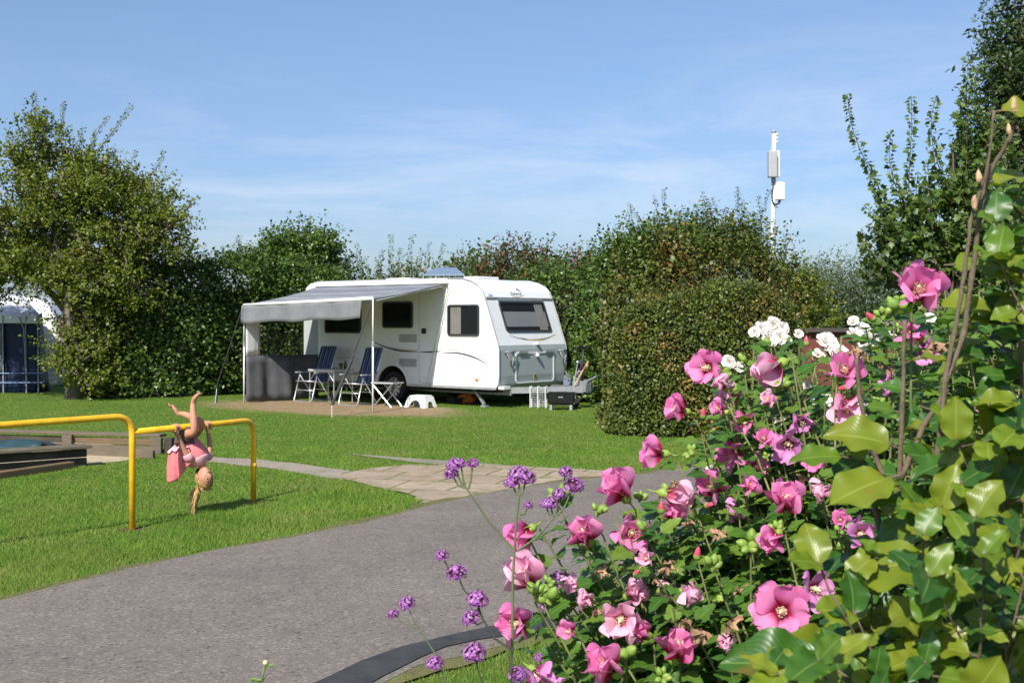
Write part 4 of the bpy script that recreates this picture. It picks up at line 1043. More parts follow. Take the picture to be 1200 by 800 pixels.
rr=np.random.default_rng(3); Pp=rr.normal(scale=(.025,.025,.02),size=(70,3))+np.array((0,0,.085)); leaf_mesh('leaves',Pp,rdirs(70,rr)+np.array((0,0,.4)),rdirs(70,rr)+np.array((0,0,.5)),.03,M_L_HEDGE,b,None,TQ,.8)
b=thing('drying_rack','low wire rack behind the folding table','rack',cw(sidex(410)-.0,-.45,0),RZ)
mb=MB()
for z in (.70,.88): mb.tube([(-.22,0,z),(.22,0,z)],.006,5)
for i in range(5): mb.tube([(-.22+.11*i,0,.0 if i in (0,4) else .70),(-.22+.11*i,0,.88)],.005,5)
mb.tube([(-.22,-.15,.0),(-.22,.15,.0)],.007,5); mb.tube([(.22,-.15,.0),(.22,.15,.0)],.007,5); mb.build('wires',M_ALU,b)
# small stool-table by the wheel
t=thing('folding_stool','low folding stool with crossed legs in front of the caravan wheel','stool',gr(454,476),RZ+R(8))
mb=MB(); mb.prism(rrect(-.27,.27,-.2,.2,.03),.455,.478,'z'); mb.build('top',simple('stool_grey',(.42,.42,.43),.6),t)
for y in (-.18,.18):
    mb=MB(); mb.tube([(-.24,y,.455),(.22,y,.0)],.011,6); mb.build('leg',M_ALU,t)
    mb=MB(); mb.tube([(.24,y*.9,.455),(-.22,y*.9,.0)],.011,6); mb.build('leg',M_ALU,t)
# white step stool
t=thing('step_stool','white plastic step stool on the ground by the caravan door','step stool',gr(493,477),RZ+R(6))
mb=MB(); mb.prism(rrect(-.19,.19,-.14,.14,.03),.21,.235,'z'); mb.build('top',M_WPLA,t,bevel=.006)
for s,ax in ((-1,'y'),(1,'y')):
    mb=MB(); pts=[(-.255,0),(-.19,.21),(.19,.21),(.255,0),(.17,0)]+[(.13*math.cos(a),.13*math.sin(a)+.0) for a in [R(q) for q in range(0,181,20)]]+[(-.17,0)]
    pts=[(-.255,0),(-.17,0)]+[(-.13*math.cos(R(q)),.02+.13*math.sin(R(q))) for q in range(0,181,20)]+[(.17,0),(.255,0),(.19,.21),(-.19,.21)]
    mb.prism(pts,s*.15-.008,s*.15+.008,'y'); mb.v=[(x,y+ s*.04*(1-z/.21),z) for x,y,z in mb.v]; mb.build('side_panel',M_WPLA,t)
for s in (-1,1):
    mb=MB(); pts=[(-.18,0),(-.12,0)]+[(-.09*math.cos(R(q)),.02+.10*math.sin(R(q))) for q in range(0,181,20)]+[(.12,0),(.18,0),(.14,.21),(-.14,.21)]
    mb.prism(pts,s*.19-.008,s*.19+.008,'x'); mb.v=[(x+s*.055*(1-z/.21),y,z) for x,y,z in mb.v]; mb.build('end_panel',M_WPLA,t)
# under the caravan: orange cloth and black hose
t=thing('orange_bag','crumpled orange bag under the front of the caravan','bag',gr(547,472.5))
mb=MB(); mb.ball((0,0,.10),.16,14,sc=(1.15,.8,.62)); rgb=random.Random(4)
mb.v=[tuple(Vector(p)*(1)+mnoise.noise_vector(Vector(p)*16)*.05) for p in mb.v]; mb.v=[(x,y,max(0,z)) for x,y,z in mb.v]; mb.build('sack',simple('orange_cloth',(.80,.20,.03),.7,var=.15,scale=20),t,False)
mb=MB(); mb.tube([(.05,-.10,.14),(.10,-.14,.22),(.18,-.12,.21),(.22,-.08,.12)],.012,6); mb.build('strap',simple('orange_strap',(.75,.30,.06),.7),t,True)
t=thing('hose_coil','coil of dark hose lying beside the orange bag','hose',gr(533,473))
mb=MB(); pts=[]
for i in range(64): a=i*.32; r=.09+.0009*i; pts.append((r*math.cos(a)*1.3,r*math.sin(a)*.8,.02+.0018*i))
mb.tube(pts,.014,6); tag(t,None,None); mb.build('hose',M_BLACK,t,True)
mb=MB(); mb.tube([(.12,0,.10),(.16,-.03,.12),(.20,-.05,.10)],.017,8); mb.build('connector',simple('green_plastic',(.15,.35,.08),.5),t,True)
# white wire crate
P0=gr(631,477.5); t=thing('wire_rack','white wire rack standing upright on the grass before the caravan drawbar','rack',P0,RZ+R(28))
mb=MB(); W2,D2,H2=.30,.18,.42
for x in (-1,0,1):
    for y in (-1,1): mb.tube([(x*W2/2,y*D2/2,0),(x*W2/2,y*D2/2,H2)],.009,6)
mb.build('frame',M_WPLA,t)
mb=MB()
for i in range(9):
    z=.03+i*.045
    for y in (-1,1): mb.tube([(-W2/2,y*D2/2,z),(W2/2,y*D2/2,z)],.003,5)
for i in range(8):
    x=-W2/2+W2*(i+.5)/8; mb.tube([(x,-D2/2,.03),(x,-D2/2,H2-.03)],.0028,4)
mb.build('wires',M_ALU,t)
M_GRILL=simple('grill_enamel',(.009,.009,.010),.6,spec=.2)
# black grill box
P0=gr(658,480); t=thing('portable_barbecue','low black portable barbecue on grey legs in front of the drawbar','barbecue',P0,RZ+R(30))
mb=MB(); mb.prism(rrect(-.24,.24,.13,.31,.02),-.15,.15); mb.build('body',M_GRILL,t,bevel=.01)
mb=MB(); mb.prism(rrect(-.25,.25,.315,.335,.008),-.16,.16); mb.tube([(-.08,-.17,.33),(-.08,-.19,.30),(.08,-.19,.30),(.08,-.17,.33)],.006,6); mb.build('lid',M_GRILL,t)
mb=MB(); mb.box((0,-.152,.25),(.09,.006,.02)); mb.build('badge',M_ALU,t)
mb=MB(); mb.beam((-.22,-.12,.11),(.22,-.12,.11),.02,.03); mb.beam((-.22,.12,.11),(.22,.12,.11),.02,.03); mb.build('tray',M_GRILL,t)
for x in (-1,1):
    for y in (-1,1):
        mb=MB(); mb.box((x*.19,y*.11,.05),(.05,.045,.10)); mb.build('leg',M_TRIMG,t)
# handlebar of a folded scooter on the drawbar, a wooden pole and a covered bicycle trailer behind
P0=cw(.98,1.35,0); t=thing('folded_scooter','folded scooter with black handlebar leaning upright on the caravan drawbar','scooter',P0,RZ)
mb=MB(); mb.tube([(0,0,.40),(.03,0,.8),(.05,.0,1.16)],.017,8); mb.build('stem',M_BLACK,t,True)
mb=MB(); mb.tube([(.05,-.20,1.16),(.05,.20,1.17)],.014,8); mb.tube([(-.12,-.05,1.12),(.02,-.02,1.16)],.012,8); hb=mb.build('handlebar',M_BLACK,t,True)
for s in (-1,1):
    mb=MB(); mb.tube([(.05,s*.12,1.165),(.05,s*.24,1.17)],.02,8); mb.build('grip',M_RUBBER,hb,True)
mb=MB(); mb.beam((.0,0,.40),(-.02,.0,.75),.13,.03); mb.build('deck',simple('deck_violet',(.10,.07,.14),.5),t)
for z in (.36,.80):
    mb=MB(); mb.lathe([(.02,-.015),(.07,-.015),(.08,0),(.07,.015),(.02,.015)],16,(-.03,.0,z),Matrix.Rotation(R(90),4,'X')); mb.build('wheel',M_RUBBER,t,True)
mb=MB(); mb.tube([(-.1,-.12,.42),(-.02,-.10,.86)],.013,6); mb.build('brake_rod',M_ALU,t)
mb=MB(); mb.ball((-.02,-.10,.88),.035,8); mb.build('bell',M_ALU,t,True)
P0=cw(1.12,.92,0); t=thing('wooden_stick','thin pale wooden stick leaning out over the caravan drawbar','stick',P0+Vector((0,0,.44)))
mb=MB(); mb.tube([(0,0,0),(.20,.03,.36),(.27,.04,.46)],.015,8); mb.build('shaft',simple('pale_wood',(.50,.33,.18),.7),t)
mb=MB(); mb.tube([(.17,.025,.30),(.215,.031,.38)],.019,8); mb.build('band',simple('red_band',(.35,.06,.05),.6),t)
P0=gr(678,471); t=thing('bicycle_trailer','bicycle trailer with a grey-blue cover beside the hedge, right of the drawbar','trailer',P0,R(-20))
mb=MB(); mb.prism([(-.32,.25),(-.30,.50),(-.18,.60),(.05,.52),(.36,.42),(.44,.30),(.34,.22)],-.25,.25,'y'); mb.v=[tuple(Vector(p)+mnoise.noise_vector(Vector(p)*6)*.03) for p in mb.v]; mb.build('cover',simple('blue_grey_cover',(.16,.18,.26),.55,var=.15),t,bevel=.03)
for s in (-1,1):
    mb=MB(); mb.lathe([(.17,-.02),(.20,-.02),(.21,0),(.20,.02),(.17,.02),(.17,-.02)],22,(.0,s*.30,.21),Matrix.Rotation(R(90),4,'X')); wh=mb.build('wheel',M_RUBBER,t,True)
    mb=MB(); 
    for k_ in range(9): a=k_*math.pi*2/9; mb.tube([(0,s*.30,.21),(.18*math.cos(a),s*.30,.21+.18*math.sin(a))],.003,4)
    mb.build('spokes',M_ALU,wh)
mb=MB(); mb.box((.0,0,.22),(.6,.44,.05)); mb.build('base',M_BLACK,t)

# ------------------------------------------------------------------ yellow tumbling bars
M_YEL=simple('yellow_paint',(.84,.46,.02),.38,var=.16,scale=11,bmp=.12,bscale=60,coat=.2)
BL=gr(155,620); BR=gr(297,587); 
zlo_l=EYE-(506-H0)/F*BL.y; zlo_r=EYE-(492-H0)/F*BR.y; zhi=EYE-(487-H0)/F*BL.y
dirh=(Vector((-3.79-BL.x,8.84-BL.y,0))).normalized()
def bend(pts,r,n=6):
    """round the corners of a polyline"""
    out=[Vector(pts[0])]
    for i in range(1,len(pts)-1):
        p=Vector(pts[i]); a=(Vector(pts[i-1])-p).normalized(); b=(Vector(pts[i+1])-p).normalized()
        s=p+a*r; e=p+b*r
        for k_ in range(n+1):
            t_=k_/n; out.append(s.lerp(p,t_).lerp(p.lerp(e,t_),t_))
    out.append(Vector(pts[-1])); return out
t=thing('tumbling_bars','pair of yellow steel tumbling bars, a high one and a lower one, on the grass','climbing bars',BL)
mb=MB(); far=BL+dirh*2.1
mb.tube(bend([(BL.x,BL.y,-.05),(BL.x,BL.y,zhi),(far.x,far.y,zhi),(far.x,far.y,-.05)],.16),.0265,14); mb.build('high_bar',M_YEL,t,True,origin=BL)
mb=MB(); mb.tube(bend([(BL.x,BL.y,zlo_l),(BR.x,BR.y,zlo_r),(BR.x,BR.y,-.05)],.14),.0255,14); lo=mb.build('low_bar',M_YEL,t,True,origin=BL)
mb=MB(); mb.lathe([(.0255,-.02),(.031,-.015),(.031,.015),(.0255,.02)],14,(BR.x,BR.y,.34)); mb.build('sleeve',M_YEL,lo,True,origin=BL)
for q_,p_ in ((BL,lo),(BR,lo),(far,lo)):
    pass

# ------------------------------------------------------------------ sandpit of old planks
def woodmat(name,c1,c2):
    m,nt,out=blank(name); p=coords(nt,'Object'); mp=nt.new('ShaderNodeMapping'); mp.inputs['Scale'].default_value=(1.2,1.2,14); nt.to(p,mp.inputs[0])
    n=noise(nt,3,6,mp.outputs[0],.7,.5); c=ramp(nt,n,[(.3,c1),(.7,c2)]); c=mixc(nt,ramp(nt,noise(nt,2.2,4,p,.7),[(.45,(0,0,0)),(.7,(.6,.6,.6))]),c,(.10,.10,.06))
    princ(nt,out,c,.9,0,bump(nt,n,.5,.006),.15); return m
M_WD=woodmat('weathered_plank',(.13,.085,.05),(.21,.145,.085)); M_WDD=woodmat('dark_plank',(.035,.030,.026),(.085,.07,.055)); M_WG=woodmat('grey_plank',(.115,.09,.065),(.19,.155,.115))  # three plank tones, the second much darker
pit=thing('sandpit','old weathered wooden sandpit with plank seats, left of the high yellow bar','sandpit',gr(90,530))
po_=pit.location
e0=gr(186,531); em=gr(82,527.5); e1=gr(-70,523); Ht=.33
def wallrun(a,b,h,mats,th=.05,z0=0):
    for i in range(2):
        mb=MB(); zc=z0+h*(i+.5)/2; mb.beam((a.x,a.y,zc),(b.x,b.y,zc),th,h/2-.012); mb.build('plank',mats[i],pit,origin=po_,bevel=.006)
H1=EYE-(510-H0)/F*e0.y
wallrun(em,e0,H1-.04,(M_WG,M_WD)); wallrun(e1,em,H1-.04,(M_WDD,M_WDD))
mb=MB(); mb.beam((e1.x,e1.y+.03,H1),(e0.x+.05,e0.y+.03,H1),.17,.035); mb.build('seat_board',M_WG,pit,origin=po_,bevel=.006)
for p in (e0,em):
    mb=MB(); mb.box((p.x,p.y-.07,(H1-.02)/2),(.13,.10,H1-.02)); mb.build('post',M_WG,pit,origin=po_,bevel=.01)
mb=MB(); mb.box((e0.x+.13,e0.y+.02,(H1-.03)/2),(.10,.14,H1-.03)); mb.build('post',M_WDD,pit,origin=po_,bevel=.01)
f0=gr(101,545.5); f1=gr(-90,560); H2_=EYE-(522-H0)/F*f0.y
wallrun(f1,f0,H2_-.03,(M_WDD,M_WDD),.06); mb=MB(); mb.beam((f1.x,f1.y,H2_),(f0.x+.03,f0.y,H2_),.24,.035); mb.build('seat_board',M_WG,pit,origin=po_,bevel=.006)
k0=gr(84,548.5); k1=gr(-90,574); mb=MB(); mb.beam((k1.x,k1.y,.04),(k0.x,k0.y,.04),.10,.08); mb.build('ground_beam',M_WD,pit,origin=po_,bevel=.01)
mb=MB(); s0_=gr(190,537); s1_=gr(95,533); mb.beam((s0_.x-.1,s0_.y,.05),(s1_.x,s1_.y,.05),.05,.10); mb.build('ground_beam',M_WG,pit,origin=po_,bevel=.008)
t=thing('sandpit_cover','dull teal cover sheet lying in the sandpit between the plank seats','tarpaulin',gr(-20,534))
mb=MB(); mb.grid(lambda u,v: Vector((-.9+1.75*u,-.35+.55*v,.12+.05*math.sin(u*7+v*3)+.03*math.sin(v*9))),16,6); mb.build('sheet',simple('teal_sheet',(.022,.055,.062),.5),t,True,solid=.01,flip=False)
mb=MB(); mb.tube([(-.9,-.35,.13),(.85,-.35,.14)],.02,6); mb.build('hem',simple('teal_hem',(.03,.08,.09),.5),t,True)

# ------------------------------------------------------------------ tent at left
M_TBLUE=fabric('tent_navy',(.010,.018,.045),(.018,.030,.07),.55,.1); M_TROOF=fabric('tent_roof_white',(.74,.75,.76),(.80,.81,.82),.7,.25); M_TGREY=fabric('tent_window_grey',(.12,.14,.16),(.18,.20,.22),.3,.1)
Zt_=28.0
tent=thing('tent','navy-blue tent with a white roof, half hidden behind the spreading tree','tent',at(0,375,Zt_)*1.0)
tent.location.z=0; to_=tent.location
def TP(px,py,dz=0): return at(px,py,Zt_+dz)
def panel(pts,mat,name,n=14,fold=.03,k=14):
    a,b,c_,d_=[Vector(p) for p in pts]    # bottom-left, bottom-right, top-right, top-left
    mb=MB()
    def fn(u,v):
        p=a.lerp(b,u).lerp(d_.lerp(c_,u),v); return p+Vector((0,-1,0))*fold*math.sin(u*k+v*2)*math.sin(math.pi*v*.9+.2)
    mb.grid(fn,n,6); return mb.build(name,mat,tent,True,origin=to_,flip=False,solid=.006)
panel([TP(-140,461),TP(46,461),TP(46,369),TP(-140,366)],M_TBLUE,'front_wall',30,.04,21)
panel([TP(46,461),TP(59,459,1.0),TP(49,366,.9),TP(45,369)],M_TBLUE,'side_wall',6)
panel([TP(-140,366),TP(47,369),TP(24,345,2.2),TP(-140,340,2.6)],M_TROOF,'roof',20,.02,9)
panel([TP(-140,377,-.06),TP(47,379,-.06),TP(46,369,-.02),TP(-140,366,-.02)],M_TROOF,'roof_valance',30,.03,30)
mb=MB(); 
for px in (4,31,45): mb.tube([TP(px,461,-.10),TP(px-1,370,-.05)],.014,6)
mb.tube([TP(30,430,-.1),TP(28,385,-.1),TP(22,371,-.08)],.013,6); mb.build('pole',M_TRIMG,tent,origin=to_)
panel([TP(-30,438,-.05),TP(3,438,-.05),TP(2,378,-.05),TP(-30,378,-.05)],M_TGREY,'window',8,.01)
mb=MB()
for y in (438,449): mb.tube([TP(-100,y,-.12),TP(50,y-1,-.12)],.011,6)
mb.build('rail',simple('rail_blue_white',(.18,.28,.5),.5),tent,origin=to_)
tr_=thing('white_trailer','white rounded trailer end showing between the blue tent and the spreading tree','caravan',at(58,375,31)); tr_.location.z=0
pl_=[at(px,py,31) for px,py in ((-140,455),(68,452),(74,440),(72,400),(66,372),(56,357),(40,348),(10,346),(-140,346))]
mb=MB(); n_=len(pl_); mb.add([p for p in pl_]+[p+Vector((0,2.2,0)) for p in pl_],[tuple(range(n_)),tuple(range(n_,2*n_))[::-1]]+[(k_,(k_+1)%n_,n_+(k_+1)%n_,n_+k_) for k_ in range(n_)]); mb.build('body',M_WHITE,tr_,origin=tr_.location,bevel=.05)
mb=MB(); mb.lathe([(.1,-.09),(.28,-.09),(.31,0),(.28,.09),(.1,.09)],20,at(40,375,31.1)*1,Matrix.Rotation(R(90),4,'X')); mb.v=[(x,y,z-EYE+.31) for x,y,z in mb.v]; mb.build('wheel',M_RUBBER,tr_,origin=tr_.location)

# ------------------------------------------------------------------ shed / container far right
sh=thing('garden_shed','low red-brown shed with a flat dark lid beyond the white roses','shed',(*g2(960,26),0))
xa,xb=g2(915,26)[0],g2(1050,26)[0]; zt=hz(386,26)
mb=MB(); mb.prism([(xa,0),(xb,0),(xb,zt-.06),(xa,zt-.06)],26,28.2,'y'); 
Mm,nt,out=blank('red_brown_boards'); p=coords(nt); sp=nt.new('ShaderNodeSeparateXYZ'); nt.to(p,sp.inputs[0]); wv=math_(nt,'FRACT',math_(nt,'MULTIPLY',sp.outputs[2],6)); c=mixc(nt,ramp(nt,wv,[(.0,(1,1,1)),(.08,(0,0,0))]),(.15,.045,.035),(.05,.02,.015)); princ(nt,out,c,.7,0,bump(nt,wv,.3,.01),.3)
mb.build('wall',Mm,sh,origin=sh.location); mb=MB(); mb.box(((xa+xb)/2,27.1,zt-.02),(xb-xa+.16,2.5,.07)); mb.build('roof',simple('dark_roof_felt',(.06,.045,.04),.8),sh,origin=sh.location)

# ------------------------------------------------------------------ antenna mast
Zm=33.0; mp_=Vector((*g2(905,Zm),0)); mast=thing('antenna_mast','slim white mast with grey and white antenna boxes rising behind the unclipped hedge','mast',mp_)
zt=hz(154,Zm); mb=MB(); mb.tube([(0,0,0),(.02,0,hz(250,Zm)),(.05,0,zt)],[.075,.062,.055],12); mb.build('pole',M_WPLA,mast,True)
M_BOXG=simple('antenna_grey',(.36,.37,.39),.5,var=.05); 
def mbox(px0,py0,px1,py1,dy,dep,mat,name,par=mast,rz=0):
    k_=Zm/F; cx=((px0+px1)/2-905)*k_; w_=(px1-px0)*k_; z0=hz(py1,Zm); z1=hz(py0,Zm); mb=MB(); mb.box((cx,dy,(z0+z1)/2),(w_,dep,z1-z0),Matrix.Rotation(rz,3,'Z')); return mb.build(name,mat,par,bevel=.03)
bx=mbox(898.5,178,909,209,-.16,.20,M_BOXG,'antenna_box'); mbox(908.8,177,913.5,208,-.02,.14,M_WPLA,'antenna_panel')
wb=mbox(908.5,214,918,235,-.1,.18,M_WPLA,'radio_unit',rz=.3); mbox(903,209,908.5,214,-.08,.1,M_TRIMG,'bracket')
k_=Zm/F
mb=MB()
for s,d_ in ((0,.0),(1.5,.05)):
    mb.tube([((912-905+s)*k_,-.1,hz(235,Zm)),((911-905+s)*k_,-.1,hz(239,Zm)),((907-905)*k_,-.1,hz(240+s,Zm)),((904-905)*k_,-.1,hz(236,Zm)),((903.5-905)*k_,-.1,hz(224+s*2,Zm)),((906-905)*k_,-.1,hz(213,Zm))],.018,6)
mb.build('cable',M_BLACK,mast,True)
mb=MB()
for y in (158,162.5,167): mb.ball(((908.5-905)*k_+.03,-.08,hz(y,Zm)),.035,8); mb.tube([(.03,0,hz(y,Zm)),((908.5-905)*k_+.03,-.08,hz(y,Zm))],.012,5)
mb.build('lamp_clip',M_WPLA,mast,True)
mb=MB(); mb.lathe([(.0,.04),(.06,.035),(.065,-.05),(.0,-.05)],12,(.05,0,zt)); mb.build('cap',M_TRIMG,mast,True)
# ------------------------------------------------------------------ the girl hanging upside down from the low bar
GZ=10.42
def skin_src(name,chains,mat,parent,origin,root=None,sub=2,extra=None):
    """chains: list of [(pos,radius or (rx,ry))...]; first verts of a chain may name an existing key to branch from it"""
    V=[];E=[];Rr=[];keys={}
    for chn in chains:
        prev=None
        for item in chn:
            if isinstance(item,str): prev=keys[item]; continue
            p,r=item[0],item[1]; V.append(tuple(Vector(p)-origin)); Rr.append(r); i=len(V)-1
            if len(item)>2: keys[item[2]]=i
            if prev is not None: E.append((prev,i))
            prev=i
    me=bpy.data.meshes.new(name); me.from_pydata(V,E,[]); o=bpy.data.objects.new(name,me); link(o)
    md=o.modifiers.new('skin','SKIN'); md.use_smooth_shade=True; md.branch_smoothing=.3
    sv=me.skin_vertices[0].data
    for i,r in enumerate(Rr):
        sv[i].radius=(r,r) if not isinstance(r,tuple) else r; sv[i].use_root=False
    sv[keys.get(root,0)].use_root=True
    if sub: s=o.modifiers.new('sub','SUBSURF'); s.levels=sub; s.render_levels=sub
    bpy.context.view_layer.update()
    dg=bpy.context.evaluated_depsgraph_get(); nm=bpy.data.meshes.new_from_object(o.evaluated_get(dg)); 
    bpy.data.objects.remove(o); nm.materials.clear(); nm.materials.append(mat)
    nm.polygons.foreach_set('use_smooth',[True]*len(nm.polygons))
    if extra:
        bm=bmesh.new(); bm.from_mesh(nm)
        vs=[bm.verts.new(Vector(v)-origin) for v in extra.v]
        for f in extra.f:
            try: bm.faces.new([vs[i] for i in f]).smooth=True
            except ValueError: pass
        bmesh.ops.recalc_face_normals(bm,faces=bm.faces); bm.to_mesh(nm); bm.free()
    oo=bpy.data.objects.new(name,nm); link(oo,parent); nm.name=name
    return oo
def G(px,py,dy=0.0): return at(px,py,GZ+dy)
def mskin():
    m,nt,out=blank('skin'); v=coords(nt); c=ramp(nt,noise(nt,9,3,v),[(.3,(.44,.205,.125)),(.7,(.52,.255,.16))])
    p=princ(nt,out,c,.5,0,None,.35); p.inputs['Subsurface Weight'].default_value=.15; p.inputs['Subsurface Radius'].default_value=(.02,.008,.005); p.inputs['Subsurface Scale'].default_value=.5; return m
M_SKIN=mskin()
gl=thing('person','child in pink hanging upside down from the low yellow bar by hands and knees','person',(G(225,500).x,GZ,0)); go_=gl.location
barA=Vector((BL.x,BL.y,zlo_l)); barB=Vector((BR.x,BR.y,zlo_r)); bd=(barB-barA).normalized()
def onbar(px):
    k_=(px-600)/F; s=(k_*barA.y-barA.x)/((barB-barA).x-k_*(barB-barA).y); return barA.lerp(barB,s)
hA=onbar(205.5); hB=onbar(242.5)
FR=Vector((.92,-.38,0))       # the way she faces
SD=Vector((.38,.92,0))        # along the bar
# body: pelvis under the bar to its left, torso going down and right
pel=G(214,515,.02); hipA=G(213,513,-.06); hipB=G(219,514,.10)
waist=G(220,524,.0); chest=G(231,535,-.0); neckb=G(235,542,-.01); neck=G(237,547,-.01); headc=G(239.5,559.5,-.02)
shA=G(221,537,-.13); shB=G(244,535,.12)
ch_=[
 [(pel,(.080,.070),'pel'),(waist,(.070,.058),'waist'),(chest,(.082,.062),'chest'),(neckb,.045,'nb'),(neck,.030,'neck'),(G(238,552,-.015),.040)],
 ['chest',(G(224,536,-.09),.040),(shA,.033),(G(216,527,-.15),.025),(G(212,519,-.17),.023),(G(209,511,-.19),.020),(hA+Vector((0.01,-.01,-.055)),.0145),(hA+Vector((.0,-.028,-.02)),(.020,.013))],
 ['chest',(G(241,536,.08),.038),(shB,.031),(G(246,526,.14),.025),(G(245.5,516,.16),.022),(G(244,508,.17),.019),(hB+Vector((.01,-.01,-.055)),.0145),(hB+Vector((.0,-.028,-.02)),(.020,.013))],
 ['pel',(G(214,511,-.05),.057),(G(220,508,-.12),.047),(G(227.5,507,-.18),.038,'kA'),(G(227.8,500,-.185),.033),(G(226.5,489,-.17),.034),(G(226,478,-.15),.027),(G(226.2,471,-.14),.022),(G(228,467,-.15),.026),(G(231.5,463,-.17),.019),(G(235,461,-.19),.011)],
 ['pel',(G(222,512,.08),.055),(G(231,505,.04),.046),(G(237,498,-.04),.038),(G(233,492,-.045),.034),(G(224,488,-.02),.033),(G(215,485,.0),.027),(G(210,484,.01),.022),(G(209,485.5,.01),.024),(G(205,479,.0),.019),(G(200.5,474.5,-.0),.012)],
]
# head: one shaped ellipsoid with brow, nose, lips and chin, blended into the neck
upH=Vector((.10,.05,-1)).normalized()         # crown direction (downwards in the world)
FH=Vector((.78,-.62,0)); fw=(FH-upH*FH.dot(upH)).normalized(); rt=upH.cross(fw)
hd=MB(); n1_,n2_=28,22
for i in range(n2_+1):
    th=math.pi*i/n2_
    for k_ in range(n1_):
        a=2*math.pi*k_/n1_; x=math.sin(th)*math.cos(a); y=math.sin(th)*math.sin(a); z=-math.cos(th)
        px_,py_,pz_=x*.082,y*.066,z*.097
        f=max(0,x)
        px_+= .012*math.exp(-((z+.95)**2*9))*(1 if x>-.2 else 0)            # chin
        if z<-.15: px_*=1-.10*abs(z+.15); py_*=1-.28*abs(z+.15)
        g_=lambda u,s: math.exp(-(u/s)**2)
        px_+= f*(.024*g_(y,.13)*g_(z+.22,.16)+.010*g_(y,.16)*g_(z+.0,.12)+.009*g_(y,.24)*g_(z+.52,.07)+.008*g_(y,.2)*g_(z+.66,.06)+.006*g_(abs(y)-.33,.2)*g_(z-.14,.08)-.010*g_(abs(y)-.33,.15)*g_(z+.02,.10))
        hd.v.append(tuple(headc+fw*px_+rt*py_+upH*pz_))
for i in range(n2_):
    for k_ in range(n1_): hd.f.append((i*n1_+k_,i*n1_+(k_+1)%n1_,(i+1)*n1_+(k_+1)%n1_,(i+1)*n1_+k_))
hd.m=[0]*len(hd.f)
for s in (-1,1):     # ears
    hd.ball(headc+rt*(s*.070)-upH*.01-fw*.005,.022,10,sc=(.8,.35,1.1),rot=Matrix((fw,rt,upH)).transposed())
# fingers curl over the bar, thumbs come round underneath
def fingers(h,sgn):
    out=[]; rad=.0265+.006
    u=bd.cross(Vector((0,0,1))).normalized()   # away from bar, horizontal, towards the viewer's right
    if u.y>0: u=-u
    for j in range(4):
        off=bd*((j-1.5)*.0155*sgn); L_=(1.45,1.75,1.7,1.3)[j]
        pts=[]
        for q in range(5):
            a=R(-35)+q*L_*R(38)
            pts.append((h+off+u*math.cos(a)*rad+Vector((0,0,1))*math.sin(a)*rad,.0072*(1-.06*q)))
        out.append([(h+off*.6+u*.030+Vector((0,0,-.028)),.008)]+pts)
    a_=h+u*.026+Vector((0,0,-.040))-bd*(.020*sgn)
    out.append([(a_,.0085),(h-bd*(.036*sgn)+u*.030+Vector((0,0,-.022)),.0078),(h-bd*(.040*sgn)+u*.014+Vector((0,0,-.034)),.007),(h-bd*(.034*sgn)-u*.008+Vector((0,0,-.036)),.006)])
    return out
toes=[]
for (b_,e_) in ((G(233.5,462,-.18),G(237,460.3,-.20)),(G(202.5,476.5,-.0),G(199,472.8,-.01))):
    for j in range(5):
        o_=SD*((j-2)*.0115); toes.append([(b_+o_*.8,.0085),(e_+o_+(b_-e_)*(.12*j),.0065 if j else .009)])
bodyo=skin_src('body',ch_,M_SKIN,gl,go_,'pel',2,hd)
parts_=[]
for f in fingers(hA,1)+fingers(hB,-1)+toes:
    parts_.append(skin_src('digit',[f],M_SKIN,gl,go_,None,1))
# join digits into the body so it stays one mesh
bm=bmesh.new(); bm.from_mesh(bodyo.data)
for o in parts_: bm.from_mesh(o.data)
bm.to_mesh(bodyo.data); bm.free(); bodyo.data.polygons.foreach_set('use_smooth',[True]*len(bodyo.data.polygons))
for o in parts_: bpy.data.objects.remove(o)
# face features
fm=simple('lip_pink',(.55,.17,.15),.4); em_=simple('eye_white',(.50,.47,.44),.4); ir=simple('iris_dark',(.05,.045,.05),.2)
rotH=Matrix((fw,rt,upH)).transposed()
for s in (-1,1):
    c_=headc+fw*.073+rt*(s*.026)+upH*(-.002)
    mb=MB(); mb.ball(c_-fw*.0015,.0095,10,sc=(.7,1.25,.6),rot=rotH); e=mb.build('eye',em_,gl,True,origin=go_)
    mb=MB(); mb.ball(c_+fw*.0055,.0075,8,sc=(.5,1,.75),rot=rotH); mb.build('iris',ir,e,True,origin=go_)
    mb=MB(); mb.tube([c_+fw*.006+upH*.016+rt*(k_*.010) for k_ in (-1.2,0,1.2)],.0028,5); mb.build('eyebrow',simple('brow_fair',(.30,.19,.09),.8),gl,True,origin=go_)
mb=MB(); mb.ball(headc+fw*.074-upH*.058,.016,10,sc=(.35,1.15,.38),rot=rotH); mb.build('mouth',fm,gl,True,origin=go_)
